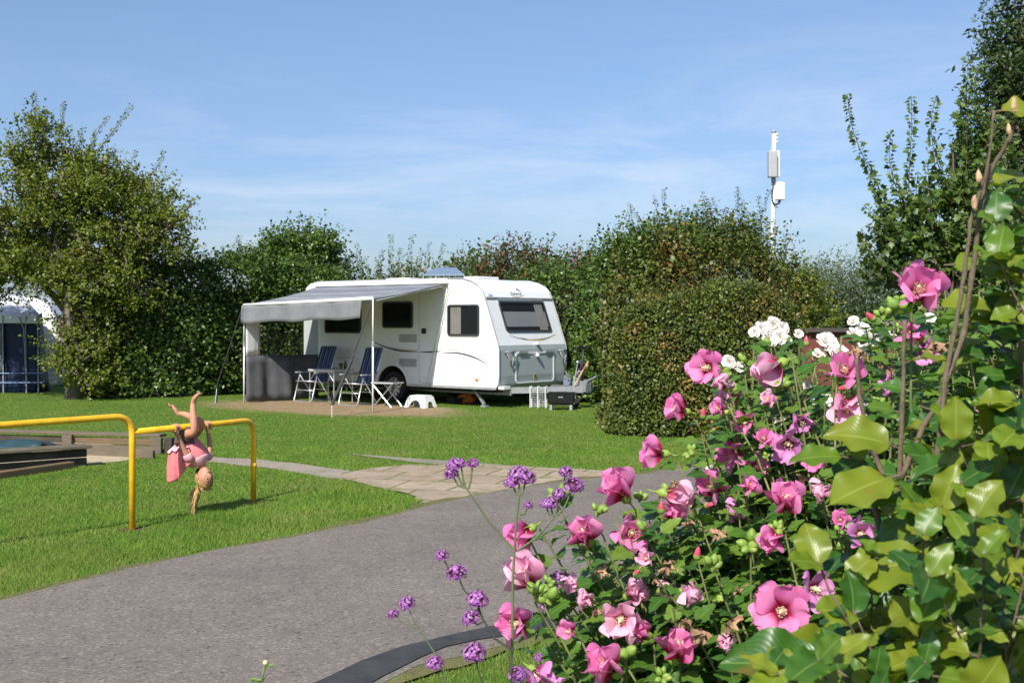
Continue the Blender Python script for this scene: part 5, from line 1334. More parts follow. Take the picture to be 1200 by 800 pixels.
# hair: cap plus pony tail falling to the ground
M_HAIR=simple('blonde_hair',(.46,.29,.105),.55,var=.35,scale=40,bmp=.6,bscale=160)
mb=MB(); nn1,nn2=26,14
for i in range(nn2+1):
    for k_ in range(nn1):
        a=2*math.pi*k_/nn1; front_=max(0,math.cos(a)); ca_=math.cos(a); lim=math.pi*float(np.interp(ca_,[-1,-.3,.25,.7,1],[.80,.72,.50,.33,.27])); th=lim*i/nn2
        x=math.sin(th)*math.cos(a); y=math.sin(th)*math.sin(a); z=math.cos(th)
        rr_=1.10+.03*math.sin(a*13)+.02*math.sin(a*29+i)
        mb.v.append(tuple(headc+fw*(x*.083*rr_-.004)+rt*y*.068*rr_+upH*z*.099*rr_))
for i in range(nn2):
    for k_ in range(nn1): mb.f.append((i*nn1+k_,i*nn1+(k_+1)%nn1,(i+1)*nn1+(k_+1)%nn1,(i+1)*nn1+k_))
mb.m=[0]*len(mb.f)
mb2_=mb; hair=mb.build('hair',M_HAIR,gl,True,origin=go_)
mb=MB(); rg=random.Random(2); root_=headc-fw*.058+upH*.070
for i in range(80):
    w_=rg.random(); st=root_+Vector((rg.gauss(0,.008),rg.gauss(0,.010),rg.gauss(0,.006)))
    end=G(226+rg.uniform(-3.2,3),603-rg.random()**1.6*15,-.03+rg.gauss(0,.02))
    if rg.random()<.22: end=G(219+rg.uniform(-1.5,3),583+rg.uniform(-2,10),-.03)
    midp=st.lerp(end,.45)+Vector((rg.gauss(-.008,.010),rg.gauss(0,.010),0))
    mb.tube([st,st.lerp(midp,.5)+Vector((0,0,.004)),midp,end],[.0045,.0055,.005,.0012],5,cap=False)
mb.build('ponytail',M_HAIR,gl,True,origin=go_,flip=False)
mb=MB(); 
for i in range(26):
    a=rg.uniform(-1,1); st=headc+rt*(a*.06)+upH*.045-fw*.02; end=headc+rt*(a*.075)+upH*rg.uniform(.09,.14)+fw*rg.uniform(-.03,.05); mb.tube([st+rt*a*.015,st.lerp(end,.5)+rt*a*.015,end],[.004,.004,.001],4,cap=False)
mb.build('loose_hair',M_HAIR,gl,True,origin=go_,flip=False)
# clothes
def cloth_mat(name,c1,c2): return fabric(name,c1,c2,.8,.15,25)
M_PINK=cloth_mat('pink_jersey',(.78,.20,.22),(.86,.27,.28)); M_PALE=cloth_mat('pale_pink_cotton',(.80,.38,.42),(.88,.50,.53)); M_SHORT=cloth_mat('brown_grey_shorts',(.10,.075,.07),(.15,.11,.10))
top=skin_src('top',[[(waist+(pel-waist)*.75,.120),(waist,.122),(G(226,530,0),.125),(G(230,535.5,0),.124),(G(233,540,-.01),.104),(G(235,544,-.01),.062)]],M_PINK,gl,go_,'c',2)
for (b,c_,e_) in ((G(224,537,-.095),shA,G(216,527,-.15)),(G(241,537,.09),shB,G(246,526,.14))):
    skin_src('sleeve',[[(b,.046),(c_.lerp(e_,.05),.047),(c_.lerp(e_,.42),.042),(c_.lerp(e_,.5),.036)]],M_PALE,gl,go_,None,2)
skin_src('yoke',[[(G(231,536.5,0),.130),(G(233.2,540.5,-.01),.108),(G(235,544.6,-.01),.066),(G(235.4,545.5,-.01),.050)]],M_PALE,gl,go_,None,2)
shorts=skin_src('shorts',[[(waist.lerp(pel,.75),(.100,.09)),(pel,(.106,.095),'p'),(pel+(pel-waist)*.4,.085)],['p',(G(214,511,-.05),.090),(G(219,508.5,-.105),.076),(G(221.5,508,-.13),.066)],['p',(G(222,512,.08),.086),(G(229,506.5,.05),.072)]],M_SHORT,gl,go_,'p',2)
# skirt: gathered pink cloth that has flipped over and hangs down behind her back
ST=[G(214,521,.12),G(206,526,.10),G(198.5,529,.03),G(198.5,529,-.06),G(204,527,-.12),G(212,525,-.14),G(221,524,-.12)]
SB=[G(218,548,.12),G(208,558,.10),G(199,564,.04),G(198.5,566,-.05),G(207,563,-.10),G(215,553,-.12),G(224,541,-.12)]
def poly_at(L,u):
    f=u*(len(L)-1); i=min(len(L)-2,int(f)); t_=f-i; t_=t_*t_*(3-2*t_)*.5+t_*.5; return L[i].lerp(L[i+1],t_)
def skirtf(u,v):
    a=poly_at(ST,u); b=poly_at(SB,u); p=a.lerp(b,v)
    c_=(p-Vector((G(215,540,0).x,GZ,p.z))); c_.z=0
    if c_.length>1e-4: c_.normalize()
    return p+c_*(.014*math.sin(u*34)*(.3+v)+.010*math.sin(v*3))
mb=MB(); mb.grid(skirtf,60,12); mb.build('skirt',M_PINK,gl,True,origin=go_,flip=False,solid=.004)
def hemf(u,v):
    a=poly_at(ST,u); i_=G(216,522,0).lerp(a,.55); p=i_.lerp(a+(a-i_)*.35,v); p.z+=.045-.05*v+.010*math.sin(u*41)*v; return p
mb=MB(); mb.grid(hemf,60,5); mb.build('frill',M_PALE,gl,True,origin=go_,flip=False,solid=.003)
# ------------------------------------------------------------------ foreground flowers
rg=random.Random(21)
M_HLEAF=leafmat('leaf_hibiscus',[(.030,.10,.016),(.055,.15,.020),(.10,.20,.026),(.17,.27,.035)],.28,.40,vein=9,spec=.45)
M_BLEAF=leafmat('leaf_beech',[(.022,.08,.014),(.045,.13,.016),(.12,.20,.014),(.22,.25,.02),(.16,.21,.016)],.28,.36,vein=13,spec=.5,patch=(.26,.13,.03),patch_scale=9,patch_rng=(.60,.75))
M_RLEAF=leafmat('leaf_rose',[(.07,.17,.025),(.11,.23,.03),(.16,.28,.045),(.05,.13,.03)],.32,.45,vein=10)
M_STEM=simple('stem_green_brown',(.16,.17,.06),.7,var=.35,scale=30)
M_STEMB=simple('stem_woody',(.13,.095,.062),.85,var=.3,scale=40,bmp=.5,bscale=200)
M_STEMV=simple('stem_verbena',(.11,.14,.06),.7,var=.2,scale=30)
M_STEMD=simple('stem_dark',(.05,.055,.035),.7,var=.2,scale=30)
M_CALYX=simple('calyx_green',(.24,.34,.06),.6,var=.25,scale=60)
M_BUDG=leafmat('bud_green',[(.20,.32,.05),(.28,.40,.08),(.36,.42,.10)],.1,.5)
M_WITH=simple('withered_petal',(.33,.20,.12),.9,var=.35,scale=60)
M_STAM=simple('stamen_cream',(.88,.76,.46),.7,var=.12,scale=200,bmp=.5,bscale=600)
def petalmat(name,ca,cb,throat,transl=.35):
    m,nt,out=blank(name); uv=coords(nt,'UV'); sp=nt.new('ShaderNodeSeparateXYZ'); nt.to(uv,sp.inputs[0])
    g=nt.new('ShaderNodeNewGeometry')
    base=mixc(nt,g.outputs['Random Per Island'],ca,cb)
    ac=math_(nt,'ABSOLUTE',math_(nt,'SUBTRACT',sp.outputs[1],.5))
    ve=noise(nt,1,2,None); n_=nt.new('ShaderNodeTexNoise'); n_.inputs['Scale'].default_value=14; mp=nt.new('ShaderNodeMapping'); mp.inputs['Scale'].default_value=(.35,3.2,1); nt.to(uv,mp.inputs[0]); nt.to(mp.outputs[0],n_.inputs['Vector'])
    base=mixc(nt,ramp(nt,n_.outputs[0],[(.42,(.35,.35,.35)),(.58,(0,0,0))]),base,mixc(nt,1.0,base,(.94,.62,.74),'MULTIPLY'))
    th=ramp(nt,math_(nt,'ADD',sp.outputs[0],math_(nt,'MULTIPLY',math_(nt,'SUBTRACT',n_.outputs[0],.5),.18)),[(.34,(1,1,1)),(.58,(0,0,0))])
    base=mixc(nt,th,base,throat)
    p=princ(nt,None,base,.55,0,bump(nt,n_.outputs[0],.25,.002),.25)
    t=nt.new('ShaderNodeBsdfTranslucent'); nt.to(base,t.inputs[0]); mx=nt.new('ShaderNodeMixShader'); mx.inputs[0].default_value=transl
    nt.to(p.outputs[0],mx.inputs[1]); nt.to(t.outputs[0],mx.inputs[2]); nt.to(mx.outputs[0],out.inputs[0]); return m
M_PET=petalmat('petal_pink',(.88,.22,.53),(.94,.35,.65),(.42,.01,.08),.45)
M_PETP=petalmat('petal_pale_pink',(.92,.42,.62),(.95,.58,.74),(.55,.10,.20))
M_PETSH=petalmat('petal_pink_shaded',(.50,.20,.46),(.74,.32,.60),(.25,.03,.12),.25)  # pink petals turned violet and darker, shade put into the colour
M_PETW=petalmat('petal_white',(.86,.85,.78),(.88,.87,.82),(.78,.74,.50),.30)
PSH=interp_shape([(0,.07),(.15,.16),(.35,.33),(.55,.46),(.72,.50),(.86,.43),(.95,.27),(1,.10)])
def petal_grid(rg,R_,open_,cup,wave,n=9,nc=4):
    """petal starting at the centre, bending outward. open_: final angle from the axis"""
    ph=rg.random()*6; pts=[]; uv=[]; x=0;z=0
    prof=[(0,0)]
    for i in range(1,n+1):
        t=i/n; a=open_*(.15+.85*min(1,t*1.25)**.8)*(1+cup*t); x+=math.sin(a)*R_/n; z+=math.cos(a)*R_/n; prof.append((x,z))
    for i in range(n+1):
        t=i/n; w=PSH(t)*R_*.98
        a=open_*(.15+.85*t)
        for j in range(-nc,nc+1):
            s=j/nc; bow=-.16*R_*s*s*PSH(t); wv=wave*R_*t*t*(math.sin(s*5.2+ph)*.5+math.sin(s*9+ph*2)*.25*t)
            xx=prof[i][0]+(bow+wv)*(-math.cos(a))*1.0; zz=prof[i][1]-(bow-wv)*math.sin(a)*1.0
            edge=.05*R_*t*math.sin(s*7+ph) if i==n else 0
            pts.append(Vector((xx+edge,s*w,zz))); uv.append((t,.5+.5*s))
    k=2*nc+1; f=[(i*k+j,(i+1)*k+j,(i+1)*k+j+1,i*k+j+1) for i in range(n) for j in range(k-1)]
    return pts,f,uv
FLW={}
def flower_template(kind,seed):
    rg=random.Random(seed); R_=1.0
    spec={'open':(R(60),.12,.11),'half':(R(33),.05,.12),'cup':(R(19),.10,.11),'shut':(R(9),.0,.2),'wilt':(R(11),.4,.40)}[kind]
    P=[];Fs=[];U=[]
    for q in range(5):
        o_=spec[0]*rg.uniform(.72,1.25); p,f,u=petal_grid(rg,R_*rg.uniform(.92,1.06)*(.8 if kind=='wilt' else 1),o_,spec[1],spec[2]*rg.uniform(.7,1.4))
        rot=Matrix.Rotation(q*2*math.pi/5+rg.uniform(-.07,.07),3,'Z')@Matrix.Rotation(.22,3,'X')
        b=len(P); P+=[rot@(v+Vector((.03,0,0))) for v in p]; Fs+=[tuple(b+i for i in ff) for ff in f]; U+=u
    me=bpy.data.meshes.new('petals_'+kind); me.from_pydata([tuple(v) for v in P],[],Fs); me.polygons.foreach_set('use_smooth',[True]*len(Fs))
    l=me.uv_layers.new(name='UVMap'); idx=np.zeros(len(me.loops),dtype=np.int32); me.loops.foreach_get('vertex_index',idx); l.data.foreach_set('uv',np.array(U,dtype=np.float32)[idx].ravel())
    mb=MB(); mb.lathe([(.0,-.30),(.05,-.28),(.06,-.22),(.16,-.10),(.17,.02),(.13,.16)],10)
    for q in range(5):
        a=q*2*math.pi/5; mb.add([(.15*math.cos(a-.5),.15*math.sin(a-.5),.0),(.15*math.cos(a+.5),.15*math.sin(a+.5),.0),(.24*math.cos(a),.24*math.sin(a),.34)],[(0,1,2)])
    mb.tube([(0,0,-.28),(.03,.02,-.6)],.025,6)
    co=mb.build('calyx',M_CALYX,None,True,flip=False); cme=co.data; bpy.data.objects.remove(co)
    sme=None
    if kind in ('open','half','cup'):
        mb=MB(); pts=[(.03*math.sin(i*.6),.0,.05+i*.095) for i in range(8)]; mb.tube(pts,[.04,.05,.065,.08,.085,.08,.06,.03],8)
        for i in range(90):
            z=rg.uniform(.2,.76); a=rg.random()*6.28; r=.095+.05*rg.random(); c=Vector((math.cos(a)*r,math.sin(a)*r,z)); s=.02
            mb.add([c+Vector((s,0,0)),c+Vector((-s*.5,s*.8,0)),c+Vector((-s*.5,-s*.8,0)),c+Vector((0,0,s*1.3))],[(0,1,3),(1,2,3),(2,0,3)])
        so_=mb.build('stamen',M_STAM,None,False,flip=False); sme=so_.data; bpy.data.objects.remove(so_)
    return me,cme,sme
for k_ in ('open','half','cup','shut','wilt'):
    FLW[k_]=[flower_template(k_,s) for s in (11,23,37)]
PM={}
def petal_copy(kind,v,mat):
    key=(kind,v,mat.name)
    if key not in PM:
        m=FLW[kind][v][0].copy(); m.materials.clear(); m.materials.append(mat); PM[key]=m
    return PM[key]
def place_flower(root,P,dirv,diam,kind,mat,i,label=None):
    v=i%3; q=Vector(dirv).normalized().to_track_quat('Z','Y')@Quaternion((0,0,1),i*1.37)
    o=bpy.data.objects.new('flower',petal_copy(kind,v,mat)); link(o,root); s=diam/2/{'open':.93,'half':.80,'cup':.62,'shut':.52,'wilt':.50}[kind]*.92
    o.matrix_local=Matrix.Translation(Vector(P)-Vector(root.location))@q.to_matrix().to_4x4()@Matrix.Diagonal((s,s,s,1))
    if label: o['label']=label
    for me,nm in ((FLW[kind][v][1],'calyx'),(FLW[kind][v][2],'stamen')):
        if me: c=bpy.data.objects.new(nm,me); link(c,o)
    return o

def shoot_leaves(pts,t0,dens,leaf,rg,acc,droop=.2,face=Vector((-.35,-.75,.75)),spread=1.0):
    """leaves in a spiral along a stem polyline from parameter t0 to the tip"""
    m=len(pts)-1; Lt=sum((pts[i+1]-pts[i]).length for i in range(m)); nn=max(2,int(Lt*(1-t0)*dens))
    for q in range(nn):
        t=t0+(1-t0)*(q+rg.random()*.6)/nn; f=t*m; i0=min(m-1,int(f)); p=pts[i0].lerp(pts[i0+1],f-i0); ax=(pts[i0+1]-pts[i0]).normalized()
        o=ax.orthogonal().normalized(); o.rotate(Quaternion(ax,q*2.4+rg.uniform(-.4,.4)))
        D=(o*spread+ax*.45+Vector((0,0,-droop))+face*.12).normalized(); s=leaf*rg.uniform(.55,1.25)*(1.05-.35*t)
        N_=(Vector((0,0,.9))+face*.55+Vector((rg.gauss(0,.33),rg.gauss(0,.33),rg.gauss(0,.2))))
        pet=p+D*s*.25
        acc['P'].append(pet); acc['D'].append(D); acc['N'].append(N_); acc['L'].append(s); acc['stalk'].append((p,pet))
def newacc(): return dict(P=[],D=[],N=[],L=[],stalk=[])
def flush(acc,name,mat,root,tmpls,W=1.0,smooth=True,stuff=False):
    A={k:np.array([tuple(v) if hasattr(v,'__len__') else v for v in acc[k]]) for k in ('P','D','N','L')}
    n=len(A['P']); Vs=[];Fs=[];Us=[];b=0; idx=np.arange(n)%len(tmpls)
    for ti,tm in enumerate(tmpls):
        s=idx==ti; P,D,Nn,L=A['P'][s],nrm(A['D'][s]),A['N'][s],A['L'][s]
        S=nrm(np.cross(Nn,D)); Nn=np.cross(D,S); tv,tf,tu=tm
        V=P[:,None,:]+L[:,None,None]*(tv[None,:,0,None]*D[:,None,:]+W*tv[None,:,1,None]*S[:,None,:]+tv[None,:,2,None]*Nn[:,None,:])
        Fq=(tf[None]+(np.arange(len(P))*len(tv))[:,None,None]).reshape(-1,4)+b
        Vs.append(V.reshape(-1,3)); Fs.append(Fq); Us.append(np.tile(tu[tf.ravel()],(len(P),1))); b+=V.shape[0]*V.shape[1]
    return raw_mesh(name,np.concatenate(Vs),np.concatenate(Fs),mat,root,root.location,np.concatenate(Us),smooth)
TH=[T_grid(HIBIS,12,.10,.18,.05,.10,1,s) for s in (1,2,3)]+[T_grid(HIBIS,12,.22,.32,.08,.12,1,9)]
TB=[T_grid(ROUND,14,.08,.16,.10,.0,0,s,3) for s in (1,2)]+[T_grid(ROUND,14,.20,.34,.13,.0,0,7,3)]+[T_grid(OVAL,14,.16,.25,.11,.0,0,8,3)]
TR=[T_grid(OVAL,14,.16,.22,.05,.10,1,s) for s in (4,5)]

# ---- hibiscus shrub
HB=Vector((1.05,2.35,0)); hib=thing('hibiscus_shrub','hibiscus shrub covered with pink flowers and green buds in the foreground beside the road','shrub',HB)
L=(-.75,-.55,.15); LC=(-.45,-.85,.15); CM=(-.1,-1,.1); RC=(.35,-.85,.2); UPL=(-.5,-.5,.6); DN=(-.6,-.5,-.4)
V_,P_K,PP='v','p','q'
FL_=[ # px, py, Z, diameter px, facing, kind, colour
(828,431,2.50,50,(-.55,-.75,.10),'open','p'),(797,480,2.45,38,(-.9,-.25,.25),'half','p'),(770,530,2.35,44,(-.95,-.15,.15),'half','p'),(910,428,2.45,36,(-.85,-.3,-.35),'shut','q'),
(860,466,2.55,30,(-.6,-.5,.5),'wilt','q'),(875,493,2.5,34,(-.4,-.7,-.2),'half','p'),(862,528,2.45,38,(-.6,-.6,-.3),'cup','p'),(884,548,2.5,36,(.2,-.8,.3),'half','p'),
(728,577,2.3,46,(-.5,-.5,.6),'cup','p'),(785,579,2.35,34,(.8,-.4,-.1),'shut','q'),(833,574,2.4,40,(-.3,-.7,.4),'cup','p'),(617,623,2.3,38,(-.7,-.6,-.35),'cup','p'),(687,629,2.25,42,(-.35,-.6,.6),'cup','p'),
(740,624,2.3,50,(.0,-.9,.1),'half','p'),(619,680,2.15,50,(-.45,-.55,.65),'cup','q'),(608,731,2.05,56,(-.5,-.8,.15),'half','p'),(740,696,2.2,30,(.5,-.6,.4),'wilt','q'),(690,703,2.15,24,(-.6,-.6,.3),'wilt','q'),(778,693,2.25,30,(.3,-.8,.2),'wilt','q'),
(728,724,2.1,56,(-.2,-.95,.0),'half','q'),(715,783,2.0,50,(-.5,-.6,.5),'cup','p'),(628,790,1.95,46,(.4,-.8,-.2),'cup','v'),(792,765,2.05,46,(.1,-.5,.8),'cup','p'),(916,716,1.72,74,(-.25,-.95,.18),'open','p'),(955,690,1.85,54,(.4,-.9,.1),'open','v'),
(921,592,2.2,44,(-.1,-.6,.75),'cup','p'),(908,628,2.15,34,(-.6,-.6,-.3),'cup','p'),(964,577,2.2,26,(-.4,-.7,.3),'wilt','q'),(990,436,2.4,50,(-.25,-.8,.45),'half','p'),(993,472,2.4,42,(-.2,-.75,-.5),'cup','q'),
(938,492,2.45,34,(.1,-.9,-.3),'half','v'),(925,518,2.4,48,(-.3,-.85,-.2),'half','v'),(1076,342,1.80,68,(-.2,-.9,.35),'half','p'),(1085,408,2.1,40,(.2,-.9,-.3),'half','v'),(1008,626,2.1,42,(-.1,-.95,.2),'half','v'),
(1045,447,2.3,26,(-.4,-.7,-.3),'cup','v'),(862,598,2.35,24,(-.3,-.8,.1),'wilt','v'),(1125,585,2.1,24,(0,-1,0),'half','v'),(1150,476,2.2,26,(.1,-1,.1),'half','v'),(785,605,2.35,22,(.3,-.6,.5),'shut','p'),(663,683,2.2,24,(.4,-.8,.2),'wilt','q'),
(756,742,2.1,26,(-.6,-.5,.4),'wilt','p'),(1064,390,2.1,34,(-.1,-1,.1),'cup','p'),(850,752,2.0,22,(-.2,-.9,.2),'wilt','q'),(1015,512,2.3,24,(-.3,-.8,.3),'cup','p'),(843,480,2.4,26,(-.6,-.6,.4),'half','p'),(895,515,2.35,28,(-.2,-.8,.5),'half','p'),(758,655,2.1,26,(-.4,-.8,.3),'half','q'),(875,570,2.2,26,(.2,-.8,.4),'cup','p'),(955,540,2.25,30,(-.3,-.9,.1),'half','p'),(668,740,2.0,30,(-.6,-.7,.2),'half','p'),(805,700,2.0,28,(.2,-.8,.5),'wilt','q'),(985,610,2.1,26,(-.3,-.8,.4),'half','p'),(848,452,2.4,22,(-.5,-.6,.6),'wilt','q'),(900,470,2.4,26,(-.3,-.7,.6),'half','q')]
FC={'p':M_PET,'q':M_PETP,'v':M_PETSH}
acc=newacc(); stm=MB(); bud_tips=[]
def stem_to(tip,rg,base=None,r=.0042,mb=None,bow=.10):
    b=base or Vector((HB.x+rg.gauss(0,.10)+ (tip.x-HB.x)*.62, HB.y+rg.gauss(0,.12)+(tip.y-HB.y)*.4,0.0))
    mid=b.lerp(tip,.55)+Vector((rg.gauss(0,.05)-(tip.x-b.x)*.18,rg.gauss(0,.05),.10)); pts=[]
    for i in range(11):
        t=i/10; pts.append(b.lerp(mid,t).lerp(mid.lerp(tip,t),t)+Vector((rg.gauss(0,.004),rg.gauss(0,.004),0)))
    (mb or stm).tube(pts,[r*(1.25-.8*i/10) for i in range(11)],6,cap=False); return pts
for i,(px,py,Z,dia,dv,kd,cl) in enumerate(FL_):
    p=at(px,py,Z); dv=Vector(dv).normalized(); d_m=dia*Z/F
    # the flower's base sits behind its face
    base=p-dv*(d_m*.22)
    place_flower(hib,base,dv,d_m*1.2,kd,FC[cl],i,{'v':'pink flower with shade tinted into its petals','q':'pale pink flower'}.get(cl) if kd!='wilt' else 'withered pale flower')
    tip=base-dv*(.026*d_m/.07)+Vector((rg.gauss(0,.006),.01,-.012)); pts=stem_to(tip,rg)
    shoot_leaves(pts,.50,50,.064,rg,acc)
    if rg.random()<.75: bud_tips.append((tip+Vector((rg.uniform(-.02,.03),rg.uniform(-.01,.02),rg.uniform(-.005,.02))),.8))
# leafy shoots that fill the shrub's outline
SIL=[(600,840),(612,760),(640,700),(650,640),(668,610),(700,600),(735,590),(765,565),(790,520),(805,470),(830,450),(860,425),(890,405),(935,395),(985,390),(1020,365),(1050,340),(1085,330),(1215,330),(1215,840)]
SILa=np.array(SIL,float)
cnt=0
while cnt<380:
    px=rg.uniform(600,1215); py=rg.uniform(335,850)
    if not inside(np.array([[px,py]]),SIL)[0]: continue
    Z=float(np.interp(py,[340,560,800],[2.7,2.5,2.2]))+rg.uniform(-.18,.35)
    p=at(px,py,Z); 
    if p.z<.35: continue
    pts=stem_to(p,rg,r=.0034); shoot_leaves(pts,.60,62,.062,rg,acc)
    if rg.random()<.5 : bud_tips.append((p,1))
    cnt+=1
# named bud clusters of the outline
for (px,py,Z) in ((655,583,2.25),(610,600,2.3),(722,597,2.28),(700,602,2.25),(808,585,2.32),(880,640,2.2),(822,655,2.2),(925,405,2.45),(912,455,2.45),(895,470,2.5),(850,440,2.5),(845,470,2.5),(628,697,2.1),(642,705,2.1),(735,765,2.05),(720,750,2.05),(1035,372,2.3),(1050,365,2.3),(985,388,2.4),(835,665,2.1),(882,755,1.9),(862,708,2.0)):
    p=at(px,py,Z); bud_tips.append((p,1.2)); pts=stem_to(p-Vector((0,0,.01)),rg); shoot_leaves(pts,.6,40,.055,rg,acc)
_fl=[(at(x,y,z),d*z/F,Vector(dv).normalized()) for x,y,z,d,dv,k_,c_ in FL_]
_keep=[]
for i in range(len(acc['P'])):
    c_=acc['P'][i]+acc['D'][i].normalized()*acc['L'][i]*.5
    _keep.append(not any((c_-p).length<d*.85 and (c_-p).dot(dv)>-.3*d for p,d,dv in _fl))
for k_ in acc: acc[k_]=[v for v,q in zip(acc[k_],_keep) if q]
fo=flush(acc,'foliage',M_HLEAF,hib,TH,W=1.15)
for a,b in acc['stalk']: stm.tube([a,b],[.0018,.0013],3,cap=False)
stm.build('branches',M_STEM,hib,True,origin=HB,flip=False)
def bud_mesh(seed):
    rg=random.Random(seed); mb=MB()
    for q in range(rg.randint(4,7)):
        d_=Vector((rg.gauss(0,.7),rg.gauss(0,.7),.9)).normalized(); c=d_*rg.uniform(.008,.014); s=rg.uniform(.0042,.0062); rot=d_.to_track_quat('Z','Y').to_matrix()
        mb.lathe([(0,-1.25*s),(.62*s,-1.0*s),(1.0*s,-.2*s),(.88*s,.55*s),(.45*s,1.15*s),(0,1.5*s)],8,c,rot)
        mb.tube([Vector((0,0,-.004)),c-d_*s],.0018,4,cap=False)
        for k2 in range(6):
            a=k2*1.047; e=rot@Vector((math.cos(a),math.sin(a),-.1))*s*1.35+c; f0=rot@Vector((math.cos(a),math.sin(a),-1.2))*s*.5+c; sd_=rot@Vector((-math.sin(a),math.cos(a),0))*s*.13
            mb.add([f0-sd_,f0+sd_,e+d_*s*.6],[(0,1,2)])
    o=mb.build('bud_cluster',M_BUDG,None,True,flip=False); m=o.data; bpy.data.objects.remove(o); return m
BMs=[bud_mesh(s) for s in range(6)]
rg.shuffle(bud_tips); named=bud_tips[:]
big=named[:99]
for i,(p,s) in enumerate(big):
    o=bpy.data.objects.new('bud_cluster',BMs[i%6]); link(o,hib); o.location=Vector(p)-HB; s=s*rg.uniform(1.05,1.6); o.scale=(s,s,s); o.rotation_euler=(rg.gauss(0,.4),rg.gauss(0,.4),rg.random()*6)
# crimson buds about to open
M_BUDR=petalmat('bud_crimson',(.55,.05,.12),(.70,.10,.20),(.25,.30,.06),.2)
def red_bud(p,s,d_):
    mb=MB(); rot=Vector(d_).normalized().to_track_quat('Z','Y').to_matrix(); mb.lathe([(0,-.5*s),(.5*s,-.4*s),(.62*s,0),(.55*s,.6*s),(.38*s,1.2*s),(.1*s,1.7*s),(0,1.75*s)],10,p,rot); o=mb.build('opening_bud',simple('bud_red',(.58,.07,.13),.5,var=.2,scale=60),hib,True,origin=HB)
    mb=MB(); mb.lathe([(0,-.75*s),(.5*s,-.65*s),(.72*s,-.1*s),(.66*s,.35*s)],10,p,rot); mb.build('calyx',M_CALYX,o,True,origin=HB)
for px,py,Z,s,d_ in ((1022,373,2.3,.011,(-.6,-.3,.5)),(775,597,2.3,.011,(0,-.2,1)),(817,651,2.2,.011,(.1,-.3,1)),(824,487,2.48,.010,(0,-.3,1)),(829,592,2.35,.010,(.4,-.6,.2)),(1078,396,2.1,.012,(-.3,-.5,.4)),(945,402,2.45,.009,(0,0,1)),(745,672,2.2,.008,(.3,-.5,.5)),(988,455,2.35,.010,(-.5,-.5,0)),(1035,640,2.1,.010,(-.3,-.8,.3)),(896,757,1.9,.009,(.3,-.8,.3))):
    red_bud(at(px,py,Z),s,d_)
# withered brown flowers and curled dead leaves
for i,(px,py,Z,s) in enumerate(((783,660,2.2,.026),(866,690,2.1,.020),(706,668,2.15,.018),(820,740,2.0,.024),(804,727,2.0,.020),(842,625,2.25,.022),(808,612,2.3,.018),(770,678,2.2,.014),(858,730,1.98,.024),(1003,409,2.35,.022),(1040,430,2.3,.02),(1096,405,2.0,.026),(700,715,2.1,.015),(790,565,2.3,.013),(940,560,2.3,.018))):
    c=at(px,py,Z); mb=MB(); rr_=random.Random(i)
    s*=.75
    for q in range(5):
        a=q*1.26+rr_.random(); d_=Vector((math.cos(a)*.5,math.sin(a)*.5,rr_.uniform(-1,.3))).normalized(); w_=d_.orthogonal().normalized()
        mb.grid(lambda u,v: c+d_*s*(u*1.2)+w_*s*(v-.5)*(.8-.5*u)+d_.cross(w_)*s*.35*math.sin(u*4+v*5+q),5,4)
    mb.build('withered_bloom',M_WITH,hib,True,origin=HB,flip=False)

# ---- white rose shrub behind
RB=Vector((1.15,3.15,0)); ros=thing('rose_shrub','white rose shrub in bloom just behind the pink hibiscus','rose bush',RB)
def rose_mesh(seed):
    rg=random.Random(seed); P=[];Fs=[];U=[]
    for ring,(np_,op,rr_) in enumerate(((5,R(70),1.0),(5,R(48),.85),(4,R(28),.68),(3,R(12),.5))):
        for q in range(np_):
            p,f,u=petal_grid(rg,rr_,op*rg.uniform(.85,1.15),.15,.10,5,3); rot=Matrix.Rotation(q*2*math.pi/np_+ring*.6+rg.uniform(-.2,.2),3,'Z')@Matrix.Rotation(.2,3,'X'); b=len(P)
            P+=[rot@(v*1.0+Vector((.02,0,0))) for v in p]; Fs+=[tuple(b+i for i in ff) for ff in f]; U+=u
    me=bpy.data.meshes.new('rose_petals'); me.from_pydata([tuple(v) for v in P],[],Fs); me.polygons.foreach_set('use_smooth',[True]*len(Fs)); me.materials.append(M_PETW)
    l=me.uv_layers.new(name='UVMap'); idx=np.zeros(len(me.loops),dtype=np.int32); me.loops.foreach_get('vertex_index',idx); l.data.foreach_set('uv',np.array(U,dtype=np.float32)[idx].ravel()); return me
RMs=[rose_mesh(s) for s in range(3)]
racc=newacc(); rst=MB()
def rstem(tip):
    b=Vector((RB.x+rg.gauss(0,.2)+(tip.x-RB.x)*.3,RB.y+rg.gauss(0,.12),0)); m_=b.lerp(tip,.5)+Vector((rg.gauss(0,.06),rg.gauss(0,.06),.05)); pts=[b.lerp(m_,i/10).lerp(m_.lerp(tip,i/10),i/10) for i in range(11)]
    rst.tube(pts,[.005*(1.3-.7*i/10) for i in range(11)],5,cap=False); return pts
